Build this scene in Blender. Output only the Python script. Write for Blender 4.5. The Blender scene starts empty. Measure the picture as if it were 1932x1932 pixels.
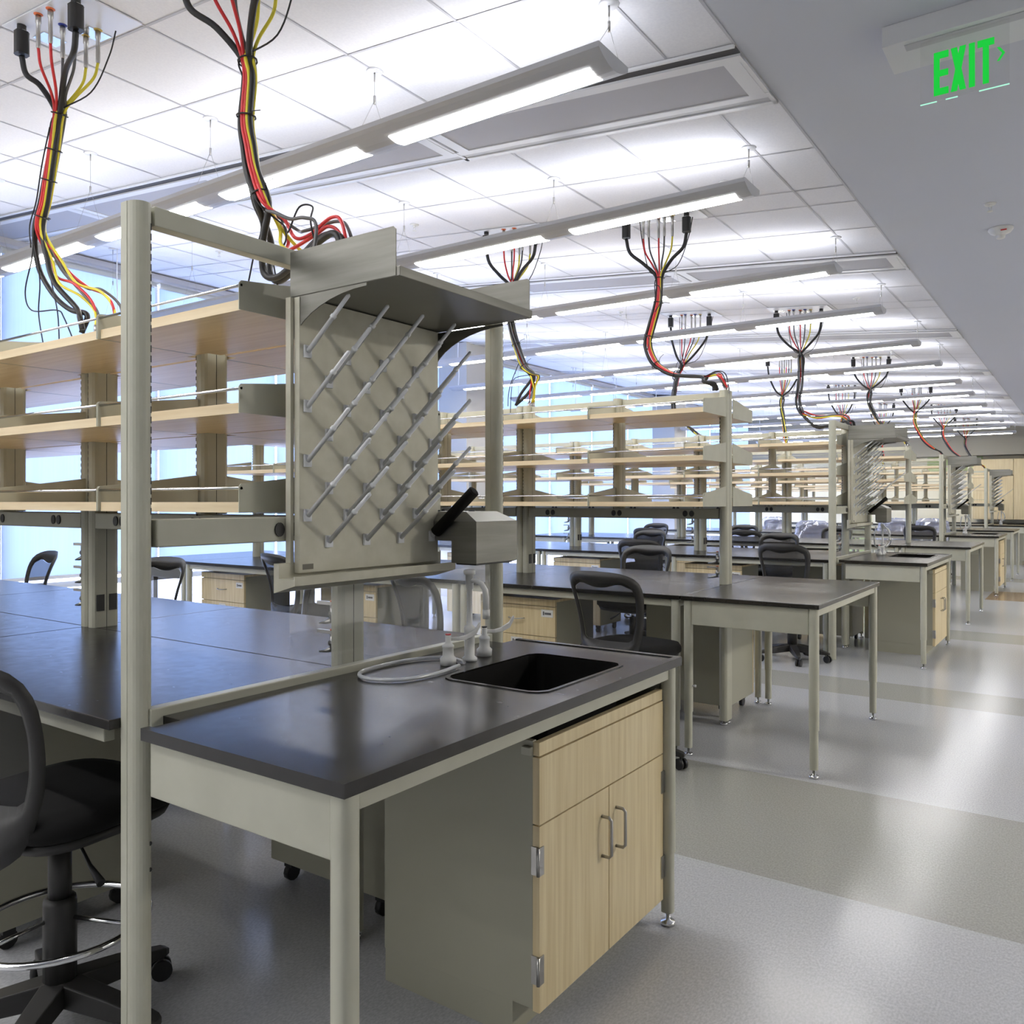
import bpy, bmesh, math, random
from mathutils import Vector, Matrix
random.seed(7)
PI = math.pi
S = bpy.context.scene
COL = S.collection
SL = .0865                      # the tiled ceiling rises towards the windows
XS = -1.17                      # edge of the plaster soffit
ZC = 3.288
def cz(x): return ZC + SL * (XS - x)
BAY = 3.353
ORD = ['first', 'second', 'third', 'fourth', 'fifth', 'sixth', 'seventh', 'eighth', 'ninth', 'tenth', 'eleventh', 'twelfth', 'thirteenth', 'fourteenth']

# ------------------------------------------------------------------ materials
def principled(name, col, rough=.5, metal=0., spec=.5, **kw):
    m = bpy.data.materials.new(name); m.use_nodes = True
    b = m.node_tree.nodes['Principled BSDF']
    b.inputs['Base Color'].default_value = (*col, 1)
    b.inputs['Roughness'].default_value = rough
    b.inputs['Metallic'].default_value = metal
    b.inputs['Specular IOR Level'].default_value = spec
    for k, v in kw.items(): b.inputs[k].default_value = v
    return m
def noisy(m, c1, c2, scale=(60, 60, 60), detail=3, lo=.35, hi=.65, rough=None, bump=0):
    nt = m.node_tree; N = nt.nodes; b = N['Principled BSDF']
    g = N.new('ShaderNodeTexCoord'); mp = N.new('ShaderNodeMapping'); mp.inputs['Scale'].default_value = scale
    n = N.new('ShaderNodeTexNoise'); n.inputs['Scale'].default_value = 1; n.inputs['Detail'].default_value = detail
    r = N.new('ShaderNodeValToRGB')
    r.color_ramp.elements[0].position = lo; r.color_ramp.elements[0].color = (*c1, 1)
    r.color_ramp.elements[1].position = hi; r.color_ramp.elements[1].color = (*c2, 1)
    L = nt.links.new
    L(g.outputs['Object'], mp.inputs[0]); L(mp.outputs[0], n.inputs['Vector']); L(n.outputs[0], r.inputs[0]); L(r.outputs[0], b.inputs['Base Color'])
    if rough:
        r2 = N.new('ShaderNodeMapRange'); r2.inputs['To Min'].default_value = rough[0]; r2.inputs['To Max'].default_value = rough[1]
        L(n.outputs[0], r2.inputs[0]); L(r2.outputs[0], b.inputs['Roughness'])
    if bump:
        bp = N.new('ShaderNodeBump'); bp.inputs['Strength'].default_value = bump; bp.inputs['Distance'].default_value = .002
        L(n.outputs[0], bp.inputs['Height']); L(bp.outputs[0], b.inputs['Normal'])
    return m
def emission(name, col, s):
    m = bpy.data.materials.new(name); m.use_nodes = True; nt = m.node_tree; nt.nodes.clear()
    e = nt.nodes.new('ShaderNodeEmission'); e.inputs[0].default_value = (*col, 1); e.inputs[1].default_value = s
    o = nt.nodes.new('ShaderNodeOutputMaterial'); nt.links.new(e.outputs[0], o.inputs[0])
    return m
def mixed(name, kind, col, gloss_rough, fac_trans, fac_gloss=.06):
    """transparent base with a bit of dark/white diffuse and a glossy coat (glass, film, mesh)"""
    m = bpy.data.materials.new(name); m.use_nodes = True; nt = m.node_tree; nt.nodes.clear(); L = nt.links.new
    t = nt.nodes.new('ShaderNodeBsdfTransparent'); d = nt.nodes.new('ShaderNodeBsdfDiffuse'); d.inputs[0].default_value = (*col, 1)
    g = nt.nodes.new('ShaderNodeBsdfGlossy'); g.inputs['Roughness'].default_value = gloss_rough
    m1 = nt.nodes.new('ShaderNodeMixShader'); m2 = nt.nodes.new('ShaderNodeMixShader')
    m1.inputs[0].default_value = fac_trans; m2.inputs[0].default_value = fac_gloss
    L(d.outputs[0], m1.inputs[1]); L(t.outputs[0], m1.inputs[2]); L(m1.outputs[0], m2.inputs[1]); L(g.outputs[0], m2.inputs[2])
    o = nt.nodes.new('ShaderNodeOutputMaterial'); L(m2.outputs[0], o.inputs[0])
    return m
M = {}
M['paint'] = noisy(principled('bench_paint', (.46, .455, .37), .42), (.445, .44, .355), (.48, .475, .385), (9, 9, 9))
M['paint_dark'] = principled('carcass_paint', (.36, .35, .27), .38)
M['top'] = noisy(principled('black_resin', (.03, .028, .026), .24, spec=.5), (.010, .009, .008), (.016, .014, .013), (30, 30, 30), rough=(.2, .3))
M['edge'] = principled('sink_black', (.006, .0055, .005), .75, spec=.15)
M['maple'] = noisy(principled('maple', (.7, .56, .34), .4), (.62, .49, .27), (.76, .64, .40), (55, 55, 2.2), 4, .3, .7)
M['maple_x'] = noisy(principled('maple_shelf', (.7, .56, .36), .36), (.64, .50, .30), (.76, .63, .42), (2.2, 50, 50), 4, .3, .7)
M['steel'] = noisy(principled('brushed_steel', (.5, .5, .46), .36, .65), (.19, .185, .16), (.24, .235, .21), (3, 3, 40), 3, rough=(.34, .46))
M['steel_matt'] = noisy(principled('matt_steel', (.5, .49, .42), .5, .15), (.50, .48, .38), (.57, .55, .45), (14, 14, 14), 5)
M['chrome'] = principled('chrome', (.75, .75, .76), .12, 1.)
M['nickel'] = principled('nickel', (.45, .44, .42), .3, 1.)
M['black'] = principled('black_plastic', (.012, .012, .013), .45)
M['rubber'] = principled('black_foam', (.01, .009, .008), .85, spec=.2)
M['chair'] = principled('chair_grey', (.022, .021, .020), .5)
M['seat'] = principled('seat_fabric', (.008, .008, .008), .85, spec=.2)
M['mesh'] = mixed('chair_mesh', '', (.012, .012, .013), .6, .26, .03)
M['film'] = mixed('clear_film', '', (.45, .50, .75), .12, .72, .16)
M['glass'] = mixed('clear_panel', '', (.8, .85, .9), .02, .98, .07)
M['acrylic'] = mixed('acrylic', '', (.7, .75, .75), .04, .96, .06)
M['white'] = principled('white_plastic', (.72, .72, .70), .35)
M['peg'] = principled('peg_plastic', (.76, .77, .78), .4)
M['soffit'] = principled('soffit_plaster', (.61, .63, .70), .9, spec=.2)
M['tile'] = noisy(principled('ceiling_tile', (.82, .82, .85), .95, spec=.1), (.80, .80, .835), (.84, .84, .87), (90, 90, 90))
M['tbar'] = principled('tile_joint', (.52, .52, .55), .6)
M['fixture'] = principled('fixture_grey', (.50, .51, .545), .42, .0)
M['panelgrey'] = noisy(principled('perforated_metal', (.42, .42, .46), .55), (.36, .36, .40), (.48, .48, .52), (900, 900, 900), 1)
M['trimwhite'] = principled('trim_white', (.72, .73, .76), .35)
M['slot'] = principled('slot_dark', (.07, .07, .075), .7)
M['lens'] = emission('lamp_lens', (1, .985, .95), 27)
M['lens2'] = emission('recessed_lens', (1, .95, .85), 210)
M['uplens'] = emission('lamp_uplight', (.92, .935, 1.), 9)
M['exit'] = emission('exit_green', (.02, .75, .07), .8)
M['exit2'] = emission('exit_edge', (.45, 1, .75), 1.0)
M['red'] = principled('red_hose', (.62, .03, .035), .35)
M['yellow'] = principled('yellow_hose', (.72, .62, .04), .4)
M['grey'] = principled('grey_hose', (.10, .10, .105), .4)
M['orange'] = principled('orange_ring', (.7, .16, .05), .5)
M['blue'] = principled('blue_ring', (.03, .05, .3), .5)
M['goldring'] = principled('yellow_ring', (.6, .45, .12), .5)
M['wall'] = principled('wall_paint', (.72, .72, .70), .8, spec=.2)
M['cream'] = principled('cream_wall', (.86, .80, .60), .8, spec=.2)
M['green'] = principled('green_wall', (.56, .66, .32), .8, spec=.2)
M['wall_shade'] = principled('wall_shade_taupe', (.30, .28, .23), .8, spec=.2)  # shade of the upper end wall, put into the colour
M['column'] = principled('column_paint', (.50, .49, .47), .8, spec=.2)
M['bar'] = principled('blind_bar', (.62, .62, .58), .5)
M['tag'] = principled('tag_grey', (.14, .13, .10), .5)
M['clear'] = mixed('clear_tube', '', (.72, .74, .76), .12, .42, .18)
M['brown'] = principled('brown_laminate', (.05, .03, .022), .4)
# blind cloth: daylight from outside shows through it
m = bpy.data.materials.new('blind_cloth'); m.use_nodes = True; nt = m.node_tree; nt.nodes.clear(); L = nt.links.new
tl = nt.nodes.new('ShaderNodeBsdfTranslucent'); tl.inputs[0].default_value = (.50, .56, .62, 1)
df = nt.nodes.new('ShaderNodeBsdfDiffuse'); df.inputs[0].default_value = (.5, .52, .55, 1)
mx = nt.nodes.new('ShaderNodeMixShader'); mx.inputs[0].default_value = .35
L(tl.outputs[0], mx.inputs[1]); L(df.outputs[0], mx.inputs[2])
no = nt.nodes.new('ShaderNodeTexNoise'); no.inputs['Scale'].default_value = 1; no.inputs['Detail'].default_value = 4
tc = nt.nodes.new('ShaderNodeTexCoord'); mp = nt.nodes.new('ShaderNodeMapping'); mp.inputs['Scale'].default_value = (1, 90, 1.2)
rp = nt.nodes.new('ShaderNodeValToRGB'); rp.color_ramp.elements[0].color = (.44, .53, .62, 1); rp.color_ramp.elements[1].color = (.56, .63, .70, 1)
L(tc.outputs['Object'], mp.inputs[0]); L(mp.outputs[0], no.inputs['Vector']); L(no.outputs[0], rp.inputs[0]); L(rp.outputs[0], tl.inputs[0])
o = nt.nodes.new('ShaderNodeOutputMaterial'); L(mx.outputs[0], o.inputs[0]); M['blind'] = m
# floor tiles: speckled vinyl, a soft polished sheen
def vct(name, c, d):
    m = principled(name, c, .16, spec=.5)
    noisy(m, tuple(x * .86 for x in c), tuple(min(1, x * 1.09) for x in c), (150, 80, 30), 6, .35, .65, rough=(.13, .22))
    return m
M['floor'] = vct('vinyl_light', (.475, .48, .495), 0)
M['floor2'] = vct('vinyl_dark', (.365, .362, .335), 0)
M['floor3'] = vct('vinyl_brown', (.28, .17, .08), 0)

# ------------------------------------------------------------------ mesh builder
def catmull(pts, k=6):
    P = [Vector(p) for p in pts]
    if len(P) < 3: return P
    out = []
    for i in range(len(P) - 1):
        p0 = P[i - 1] if i else P[0] * 2 - P[1]
        p1, p2 = P[i], P[i + 1]
        p3 = P[i + 2] if i + 2 < len(P) else P[-1] * 2 - P[-2]
        for j in range(k):
            t = j / k
            out.append(.5 * ((2 * p1) + (p2 - p0) * t + (2 * p0 - 5 * p1 + 4 * p2 - p3) * t * t + (3 * p1 - p0 - 3 * p2 + p3) * t ** 3))
    out.append(P[-1]); return out
class MB:
    def __init__(s): s.v = []; s.f = []; s.m = []; s.sm = []
    def add(s, vs, fs, mi=0, smooth=False):
        o = len(s.v); s.v += [tuple(v) for v in vs]
        for f in fs: s.f.append([o + i for i in f]); s.m.append(mi); s.sm.append(smooth)
        return s
    def box(s, x0, x1, y0, y1, z0, z1, mi=0):
        vs = [(x, y, z) for z in (z0, z1) for y in (y0, y1) for x in (x0, x1)]
        return s.add(vs, [(0, 2, 3, 1), (4, 5, 7, 6), (0, 1, 5, 4), (2, 6, 7, 3), (0, 4, 6, 2), (1, 3, 7, 5)], mi)
    def prism(s, poly, axis, lo, hi, mi=0, smooth=False):
        n = len(poly)
        def P(a, b, t): return {'x': (t, a, b), 'y': (a, t, b), 'z': (a, b, t)}[axis]
        vs = [P(a, b, lo) for a, b in poly] + [P(a, b, hi) for a, b in poly]
        s.add(vs, [tuple(range(n - 1, -1, -1)), tuple(range(n, 2 * n))], mi)
        return s.add(vs, [(i, (i + 1) % n, n + (i + 1) % n, n + i) for i in range(n)], mi, smooth)
    def tube(s, pts, r, n=8, mi=0, smooth_path=0, closed=False, cap=True):
        P = catmull(pts, smooth_path) if smooth_path else [Vector(p) for p in pts]
        R = r if isinstance(r, (list, tuple)) else [r] * len(P)
        if len(R) != len(P): R = [R[min(len(R) - 1, int(i * len(R) / len(P)))] for i in range(len(P))]
        vs = []; up = None
        for i, p in enumerate(P):
            if closed: t = P[(i + 1) % len(P)] - P[i - 1]
            else: t = P[min(i + 1, len(P) - 1)] - P[max(i - 1, 0)]
            if t.length < 1e-9: t = Vector((0, 0, 1))
            t.normalize()
            if up is None: up = Vector((0, 0, 1)) if abs(t.z) < .9 else Vector((1, 0, 0))
            a = t.cross(up)
            if a.length < 1e-6: a = t.cross(Vector((0, 1, 0)))
            a.normalize(); b = a.cross(t).normalized(); up = b
            for k in range(n):
                an = 2 * PI * k / n
                vs.append(p + (a * math.cos(an) + b * math.sin(an)) * R[i])
        fs = []; m_ = len(P)
        for i in range(m_ if closed else m_ - 1):
            j = (i + 1) % m_
            for k in range(n): fs.append((i * n + k, i * n + (k + 1) % n, j * n + (k + 1) % n, j * n + k))
        s.add(vs, fs, mi, True)
        if cap and not closed:
            o = len(s.v) - len(vs)
            s.f.append([o + k for k in range(n - 1, -1, -1)]); s.f.append([o + (m_ - 1) * n + k for k in range(n)]); s.m += [mi, mi]; s.sm += [False, False]
        return s
    def cyl(s, p0, p1, r, n=14, mi=0): return s.tube([p0, p1], r if isinstance(r, (list, tuple)) else [r, r], n, mi)
    def lathe(s, prof, c=(0, 0, 0), n=20, mi=0):
        vs = []
        for r, z in prof:
            for k in range(n):
                a = 2 * PI * k / n; vs.append((c[0] + r * math.cos(a), c[1] + r * math.sin(a), c[2] + z))
        fs = [(i * n + k, i * n + (k + 1) % n, (i + 1) * n + (k + 1) % n, (i + 1) * n + k) for i in range(len(prof) - 1) for k in range(n)]
        return s.add(vs, fs, mi, True)
    def ring(s, outer, inner, z0, z1, mi=0):
        n = len(outer)
        vs = [(*p, z1) for p in outer] + [(*p, z1) for p in inner] + [(*p, z0) for p in outer] + [(*p, z0) for p in inner]
        fs = []
        for i in range(n):
            j = (i + 1) % n
            fs += [(i, j, n + j, n + i), (2 * n + j, 2 * n + i, 3 * n + i, 3 * n + j), (2 * n + i, 2 * n + j, j, i), (n + i, n + j, 3 * n + j, 3 * n + i)]
        return s.add(vs, fs, mi)
    def build(s, name, mats, parent=None, bevel=0, label=None, kind=None):
        me = bpy.data.meshes.new(name); me.from_pydata(s.v, [], s.f)
        for mm in (mats if isinstance(mats, (list, tuple)) else [mats]): me.materials.append(M[mm])
        me.polygons.foreach_set('material_index', s.m); me.polygons.foreach_set('use_smooth', s.sm)
        bm = bmesh.new(); bm.from_mesh(me); bmesh.ops.recalc_face_normals(bm, faces=bm.faces); bm.to_mesh(me); bm.free()
        me.update()
        o = bpy.data.objects.new(name, me); COL.objects.link(o)
        if parent: o.parent = parent
        if bevel:
            b = o.modifiers.new('bevel', 'BEVEL'); b.width = bevel; b.segments = 2; b.limit_method = 'ANGLE'; b.angle_limit = .7
        if label: o['label'] = label
        if kind: o['kind'] = kind
        return o
def thing(name, label, cat, loc=(0, 0, 0), rz=0, group=None):
    o = bpy.data.objects.new(name, None); COL.objects.link(o); o.location = loc; o.rotation_euler = (0, 0, rz)
    o.empty_display_size = .1
    return tag(o, label, cat, group)
def tag(o, label, cat, group=None):
    o['label'] = label; o['category'] = cat
    if group: o['group'] = group
    return o
def kids(o): return [c for c in bpy.data.objects if c.parent is o]
KID = {}
def remember(o): KID[o.name] = [(c, kids(c)) for c in kids(o)]
def dup(o, label, loc=None, rz=None, group=None, skip=()):
    if o.name not in KID: remember(o)
    c = o.copy(); COL.objects.link(c)
    if loc is not None: c.location = loc
    if rz is not None: c.rotation_euler = (0, 0, rz)
    c['label'] = label
    if group: c['group'] = group
    for ch, gs in KID[o.name]:
        if ch.name.split('.')[0] in skip: continue
        d = ch.copy(); COL.objects.link(d); d.parent = c
        for g in gs:
            e = g.copy(); COL.objects.link(e); e.parent = d
    return c
def struct(o): o['kind'] = 'structure'; return o

# ------------------------------------------------------------------ camera and world
cam = bpy.data.cameras.new('camera'); co = bpy.data.objects.new('camera', cam); COL.objects.link(co); S.camera = co
co.location = (0, 0, 1.4535); co.rotation_euler = (PI / 2, 0, .6085)
cam.sensor_width = 36; cam.sensor_fit = 'HORIZONTAL'; cam.lens = 1569.4 / 1932 * 36; cam.shift_y = -(966 - 945.93) / 1932
cam.clip_start = .02
w = bpy.data.worlds.new('sky'); S.world = w; w.use_nodes = True
w.node_tree.nodes['Background'].inputs[0].default_value = (.55, .64, 1, 1); w.node_tree.nodes['Background'].inputs[1].default_value = 12
S.view_settings.view_transform = 'Standard'; S.view_settings.look = 'None'; S.view_settings.gamma = 1; S.view_settings.use_curve_mapping = False
S.view_settings.exposure = 0
S.cycles.use_denoising = True; S.cycles.max_bounces = 7; S.cycles.diffuse_bounces = 4; S.cycles.glossy_bounces = 4; S.cycles.transparent_max_bounces = 14; S.cycles.transmission_bounces = 4
S.cycles.caustics_reflective = False; S.cycles.caustics_refractive = False; S.cycles.sample_clamp_indirect = 6

# ------------------------------------------------------------------ room shell
XL, XR, YF, YB = -8.3, 6.0, -8.0, 24.6
bands = [(YF, 3.2, 0), (3.2, 4.412, 1), (4.412, 6.585, 0), (6.585, 7.18, 1), (7.18, 9.85, 0), (9.85, 10.55, 1), (10.55, 14.1, 0), (14.1, 15.5, 2), (15.5, 17.4, 0), (17.4, 18.2, 1), (18.2, YB, 0)]
b = MB()
for y0, y1, k in bands:
    if k == 2:
        b.add([(XL, y0, 0), (-1.3, y0, 0), (-1.3, y1, 0), (XL, y1, 0)], [(0, 1, 2, 3)], 0)
        b.add([(-1.3, y0, 0), (XR, y0, 0), (XR, y1, 0), (-1.3, y1, 0)], [(0, 1, 2, 3)], 2)
    else: b.add([(XL, y0, 0), (XR, y0, 0), (XR, y1, 0), (XL, y1, 0)], [(0, 1, 2, 3)], k)
b.box(XL, XR, YF, YB, -.1, -.02)
struct(b.build('floor', ['floor', 'floor2', 'floor3']))
b = MB()      # sloped tiled ceiling + level soffit over the aisle
b.prism([(XS, ZC), (XL, cz(XL)), (XL, cz(XL) + .1), (XS, ZC + .1)], 'y', YF, YB, 0)
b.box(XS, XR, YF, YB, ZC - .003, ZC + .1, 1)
struct(b.build('ceiling', ['tile', 'soffit']))
# tile joints
b = MB()
def jx(x0, x1, y0, y1, h=.003):
    b.add([(x0, y0, cz(x0) - h), (x1, y0, cz(x1) - h), (x1, y1, cz(x1) - h), (x0, y1, cz(x0) - h)], [(0, 1, 2, 3)])
for k in range(-3, 7):
    s1 = 3.814 + BAY * (k - 1); s2 = 3.237 + BAY * k
    y0, y1 = max(s1, YF), min(s2, YB)
    x = -1.465
    while x > XL:
        jx(x - .006, x + .006, y0, y1); x -= .61
    for d in (.62, 1.242, 1.547, 2.13):
        if YF < s1 + d < YB: jx(XL, XS, s1 + d - .006, s1 + d + .006)
jx(XS - .008, XS + .004, YF, YB, .005)
struct(b.build('trim_1', 'tbar'))
b = MB()      # walls
b.box(XR, XR + .1, YF, YB, 0, 3.4); struct(b.build('wall_right', 'wall'))
struct(MB().box(XL, XR, YF - .1, YF, 0, 4.1).build('wall_front', 'wall'))
struct(MB().box(XL, XR, YB, YB + .1, 0, 4.1).build('wall_back', 'cream'))
struct(MB().box(XR - .015, XR, YF, YB, 0, .1).build('baseboard_right', 'black'))
struct(MB().box(XL, XR, YB - .6, YB, 2.62, 4.0).build('wall_back_shade', 'wall_shade'))  # added dark box, stands for the shadow on the upper end wall
struct(MB().box(-5.7, -5.0, YB - .012, YB, 0, 2.62).box(-3.6, -2.3, YB - .012, YB, 2.25, 2.62).build('trim_3', 'green'))
# window wall: head, mullions, transom, low sill, glazing
BLW = 1.585; B0 = 3.59 - BLW * 4
nb = int((YB - B0) / BLW)
b = MB(); b.box(XL - .12, XL, YF, YB, 3.80, 4.1).box(XL - .12, XL, YF, YB, 0, .05)
struct(b.build('wall_left', 'wall'))
struct(MB().box(XL, XL + .10, YF, YB, 3.83, 3.885).build('trim_4', 'tbar'))
for k in range(nb):
    y0 = B0 + BLW * k; y1 = y0 + BLW
    if y1 < 1.5: continue
    f = MB().box(XL - .10, XL - .04, y0, y0 + .05, .05, 3.8).box(XL - .10, XL - .04, y0, y1, .60, .66).box(XL - .10, XL - .04, y0, y1, .05, .09).build('window_%d' % (k - 3), 'bar')
    struct(f)
    struct(MB().box(XL - .075, XL - .07, y0 + .05, y1, .09, .60).box(XL - .075, XL - .07, y0 + .05, y1, .66, 3.8).build('pane', 'glass', f))
    t = thing('roller_blind', ['pale blue translucent roller blind, %s along the window wall from the camera' % ORD[k - 4 if k > 3 else 0]][0], 'blind', (XL + .03, (y0 + y1) / 2, .7), 0, 'roller blinds on the windows')
    hw = BLW / 2 - .022
    MB().box(-.001, .001, -hw, hw, .03, 3.06).build('blind_fabric', 'blind', t)
    MB().box(-.012, .012, -hw, hw, 0, .032).build('bottom_bar', 'trimwhite', t)
    MB().tube([(0, -hw, 3.08), (0, hw, 3.08)], .03, 10).build('roller', 'bar', t)
for i, (y0, y1) in enumerate([(9.86, 10.5), (17.45, 18.1)]):
    struct(MB().box(XL + .06, -7.7, y0, y1, 0, cz(-7.7) - .003).build('wall_column_%d' % (i + 1), 'column'))
# behind the picture the same windows run on (plain wall here)
struct(MB().box(XL - .12, XL, YF, B0 + BLW * 4, .05, 3.8).build('wall_left_2', 'wall'))

# ------------------------------------------------------------------ ceiling panel strips
def ceiling_panel(label, x1, ln, yc):
    t = thing('ceiling_panel', label, 'ceiling panel', (x1, yc, cz(x1) - .004), 0, 'perforated panels in the ceiling strips')
    t.rotation_euler = (0, math.atan(SL), 0)
    hw = .2885; L_ = ln * 1.0037
    b = MB(); b.box(-L_, 0, -hw, -hw + .014, -.012, 0).box(-L_, 0, -hw + .075, -hw + .13, -.014, 0).box(-L_, 0, hw - .13, hw - .085, -.014, 0).box(-L_, 0, hw - .03, hw, -.012, 0).box(-.09, -.02, -hw + .13, hw - .13, -.014, 0).box(-L_ + .02, -L_ + .09, -hw + .13, hw - .13, -.014, 0)
    b.box(-.02, 0, -hw + .075, hw, -.012, 0).build('frame', 'trimwhite', t)
    MB().box(-L_ + .09, -.09, -hw + .13, hw - .13, -.009, -.002).build('perforated_plate', 'panelgrey', t)
    MB().box(-L_, 0, -hw + .014, -hw + .075, -.004, 0).build('air_slot', 'slot', t)
    MB().box(-L_, 0, hw - .085, hw - .03, -.006, 0).build('border_strip', 'fixture', t)
    return t
proto = None
for k in range(0, 6):
    yc = 3.5255 + BAY * k
    for j in range(4):
        x1 = XS - .004 - j * 1.78
        lab = 'grey perforated metal ceiling panel, %s from the soffit in the %s strip from the camera' % (ORD[j], ORD[k])
        if proto is None: proto = ceiling_panel(lab, x1, 1.776, yc)
        else:
            c = dup(proto, lab, (x1, yc, cz(x1) - .004)); c.rotation_euler = (0, math.atan(SL), 0)

# ------------------------------------------------------------------ pendant light rows
LX1 = -1.459; LN = 6.16
def light_row():
    t = thing('pendant_light', 'x', 'light', (LX1, 0, 3.118), 0, 'rows of suspended linear lights')
    arc = [(-.115, -.021), (-.098, -.032), (-.07, -.045), (-.035, -.056), (0, -.061), (.035, -.056), (.07, -.045), (.098, -.032), (.115, -.021)]
    prof = arc + [(.115, 0), (.1, 0), (.1, -.014), (-.1, -.014), (-.1, 0), (-.115, 0)]
    MB().prism(prof, 'x', -LN, -.012).build('housing', 'fixture', t)
    for x0, x1 in ((-.012, 0), (-LN - .012, -LN)):
        MB().prism(arc + [(.115, 0), (-.115, 0)], 'x', x0, x1).build('end_cap', 'fixture', t)
    segs = [(-.075 - 1.215 * j, -1.09 - 1.215 * j) for j in range(5)]
    la = [(-.052, -.0535), (-.03, -.0595), (0, -.0635), (.03, -.0595), (.052, -.0535)]
    for a, c_ in segs:
        MB().prism(la + [(.052, -.045), (-.052, -.045)], 'x', c_, a).build('lens', 'lens', t)
        MB().box(c_, a, -.07, .07, -.0135, -.006).build('upper_lens', 'uplens', t)
    for j in range(6):
        x = -.004 - 1.222 * j if j < 5 else -LN + .02
        if j == 0: x = -.02
        h = cz(LX1 + x) - 3.118
        g = MB().cyl((x, 0, h * .55), (x, 0, h), .0012, 5)
        for q in (-.09, .09): g.cyl((x, 0, h * .55), (x + .0, q, 0), .0009, 5)
        o = g.build('suspension_wire', 'nickel', t)
        MB().lathe([(0, h - .004 - .006), (.035, h - .010), (.04, h - .003), (0, h - .003)], (x, 0, 0), 14).build('canopy', 'trimwhite', o)
        MB().cyl((x, 0, h * .55 - .018), (x, 0, h * .55 + .02), .006, 8).cyl((x, 0, h - .05), (x, 0, h - .01), .004, 8).build('gripper', 'nickel', o)
    h = cz(LX1 - LN + .06) - 3.118
    MB().tube([(-LN + .06, .02, h), (-LN + .055, .02, h * .6), (-LN + .07, .02, h * .25), (-LN + .06, .02, 0)], .006, 6, 0, 4).build('feed_cord', 'trimwhite', t)
    return t
LY = [2.757, 4.30]
rows = []
for k in range(-3, 7):
    for d in (2.757, 4.30):
        y = d + BAY * k
        if y < 23.3: rows.append(y)
front = [y for y in rows if y > 2]
lr = light_row()
n = 0
for y in rows:
    if y > 2:
        lab = 'long grey pendant light hung across the room, %s row from the camera' % ORD[n]; n += 1
    else: lab = 'long grey pendant light outside the picture, %s row behind the camera' % ORD[sum(1 for q in rows if y < q < 2)]
    if y == rows[0]: lr.location.y = y; lr['label'] = lab
    else: dup(lr, lab, (LX1, y, 3.118))

# recessed ceiling lamps on the other side of the aisle (their light comes in from the right)
rl_ = None
for n_, y in enumerate((5.6, 12.2, 18.8)):
    lab = 'recessed square ceiling lamp beyond the right edge of the picture, %s along the aisle' % ORD[n_]
    if rl_ is None:
        rl_ = thing('recessed_light', lab, 'light', (3.7, y, 3.285), 0, 'recessed lamps across the aisle')
        MB().box(-.33, .33, -.33, -.29, -.012, 0).box(-.33, .33, .29, .33, -.012, 0).box(-.33, -.29, -.29, .29, -.012, 0).box(.29, .33, -.29, .29, -.012, 0).build('frame', 'trimwhite', rl_)
        MB().box(-.29, .29, -.29, .29, -.008, -.001).build('diffuser', 'lens2', rl_)
    else: dup(rl_, lab, (3.7, y, 3.285))

# ------------------------------------------------------------------ bench furniture
def rrect(cx, cy, hx, hy, r, a):
    """point of a rounded rectangle seen from its centre at angle a"""
    ca, sa = math.cos(a), math.sin(a); t = 1e9
    lo, hi = 0, 3
    for _ in range(40):
        md = (lo + hi) / 2; x, y = abs(md * ca), abs(md * sa)
        dx, dy = max(x - (hx - r), 0), max(y - (hy - r), 0)
        ins = (x <= hx and y <= hy) and (math.hypot(dx, dy) <= r)
        if ins: lo = md
        else: hi = md
    return (cx + lo * ca, cy + lo * sa)
def leg(t, x, y, pin=0):
    o = MB()
    ch = .014; a = .024
    poly = [(-a + ch, -a), (a - ch, -a), (a - ch * .3, -a + ch * .3), (a, -a + ch), (a, a - ch), (a - ch * .3, a - ch * .3), (a - ch, a), (-a + ch, a), (-a + ch * .3, a - ch * .3), (-a, a - ch), (-a, -a + ch), (-a + ch * .3, -a + ch * .3)]
    o.prism([(x + p, y + q) for p, q in poly], 'z', .25, .888, 0, True)
    o.prism([(x + p * .86, y + q * .86) for p, q in poly], 'z', .045, .25, 0, True)
    o = o.build('leg', 'paint', t)
    MB().lathe([(0, 0), (.024, 0), (.026, .006), (.024, .013), (.008, .016), (.007, .046), (0, .046)], (x, y, .0005), 14).build('levelling_foot', 'chrome', o)
    if pin: MB().cyl((x + .024 * pin, y, .40), (x + .038 * pin, y, .40), .004, 8).lathe([(0, -.006), (.008, -.006), (.008, .006), (0, .006)], (x + .04 * pin, y, .40), 8).build('locking_pin', 'trimwhite', o)
    return o
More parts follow.
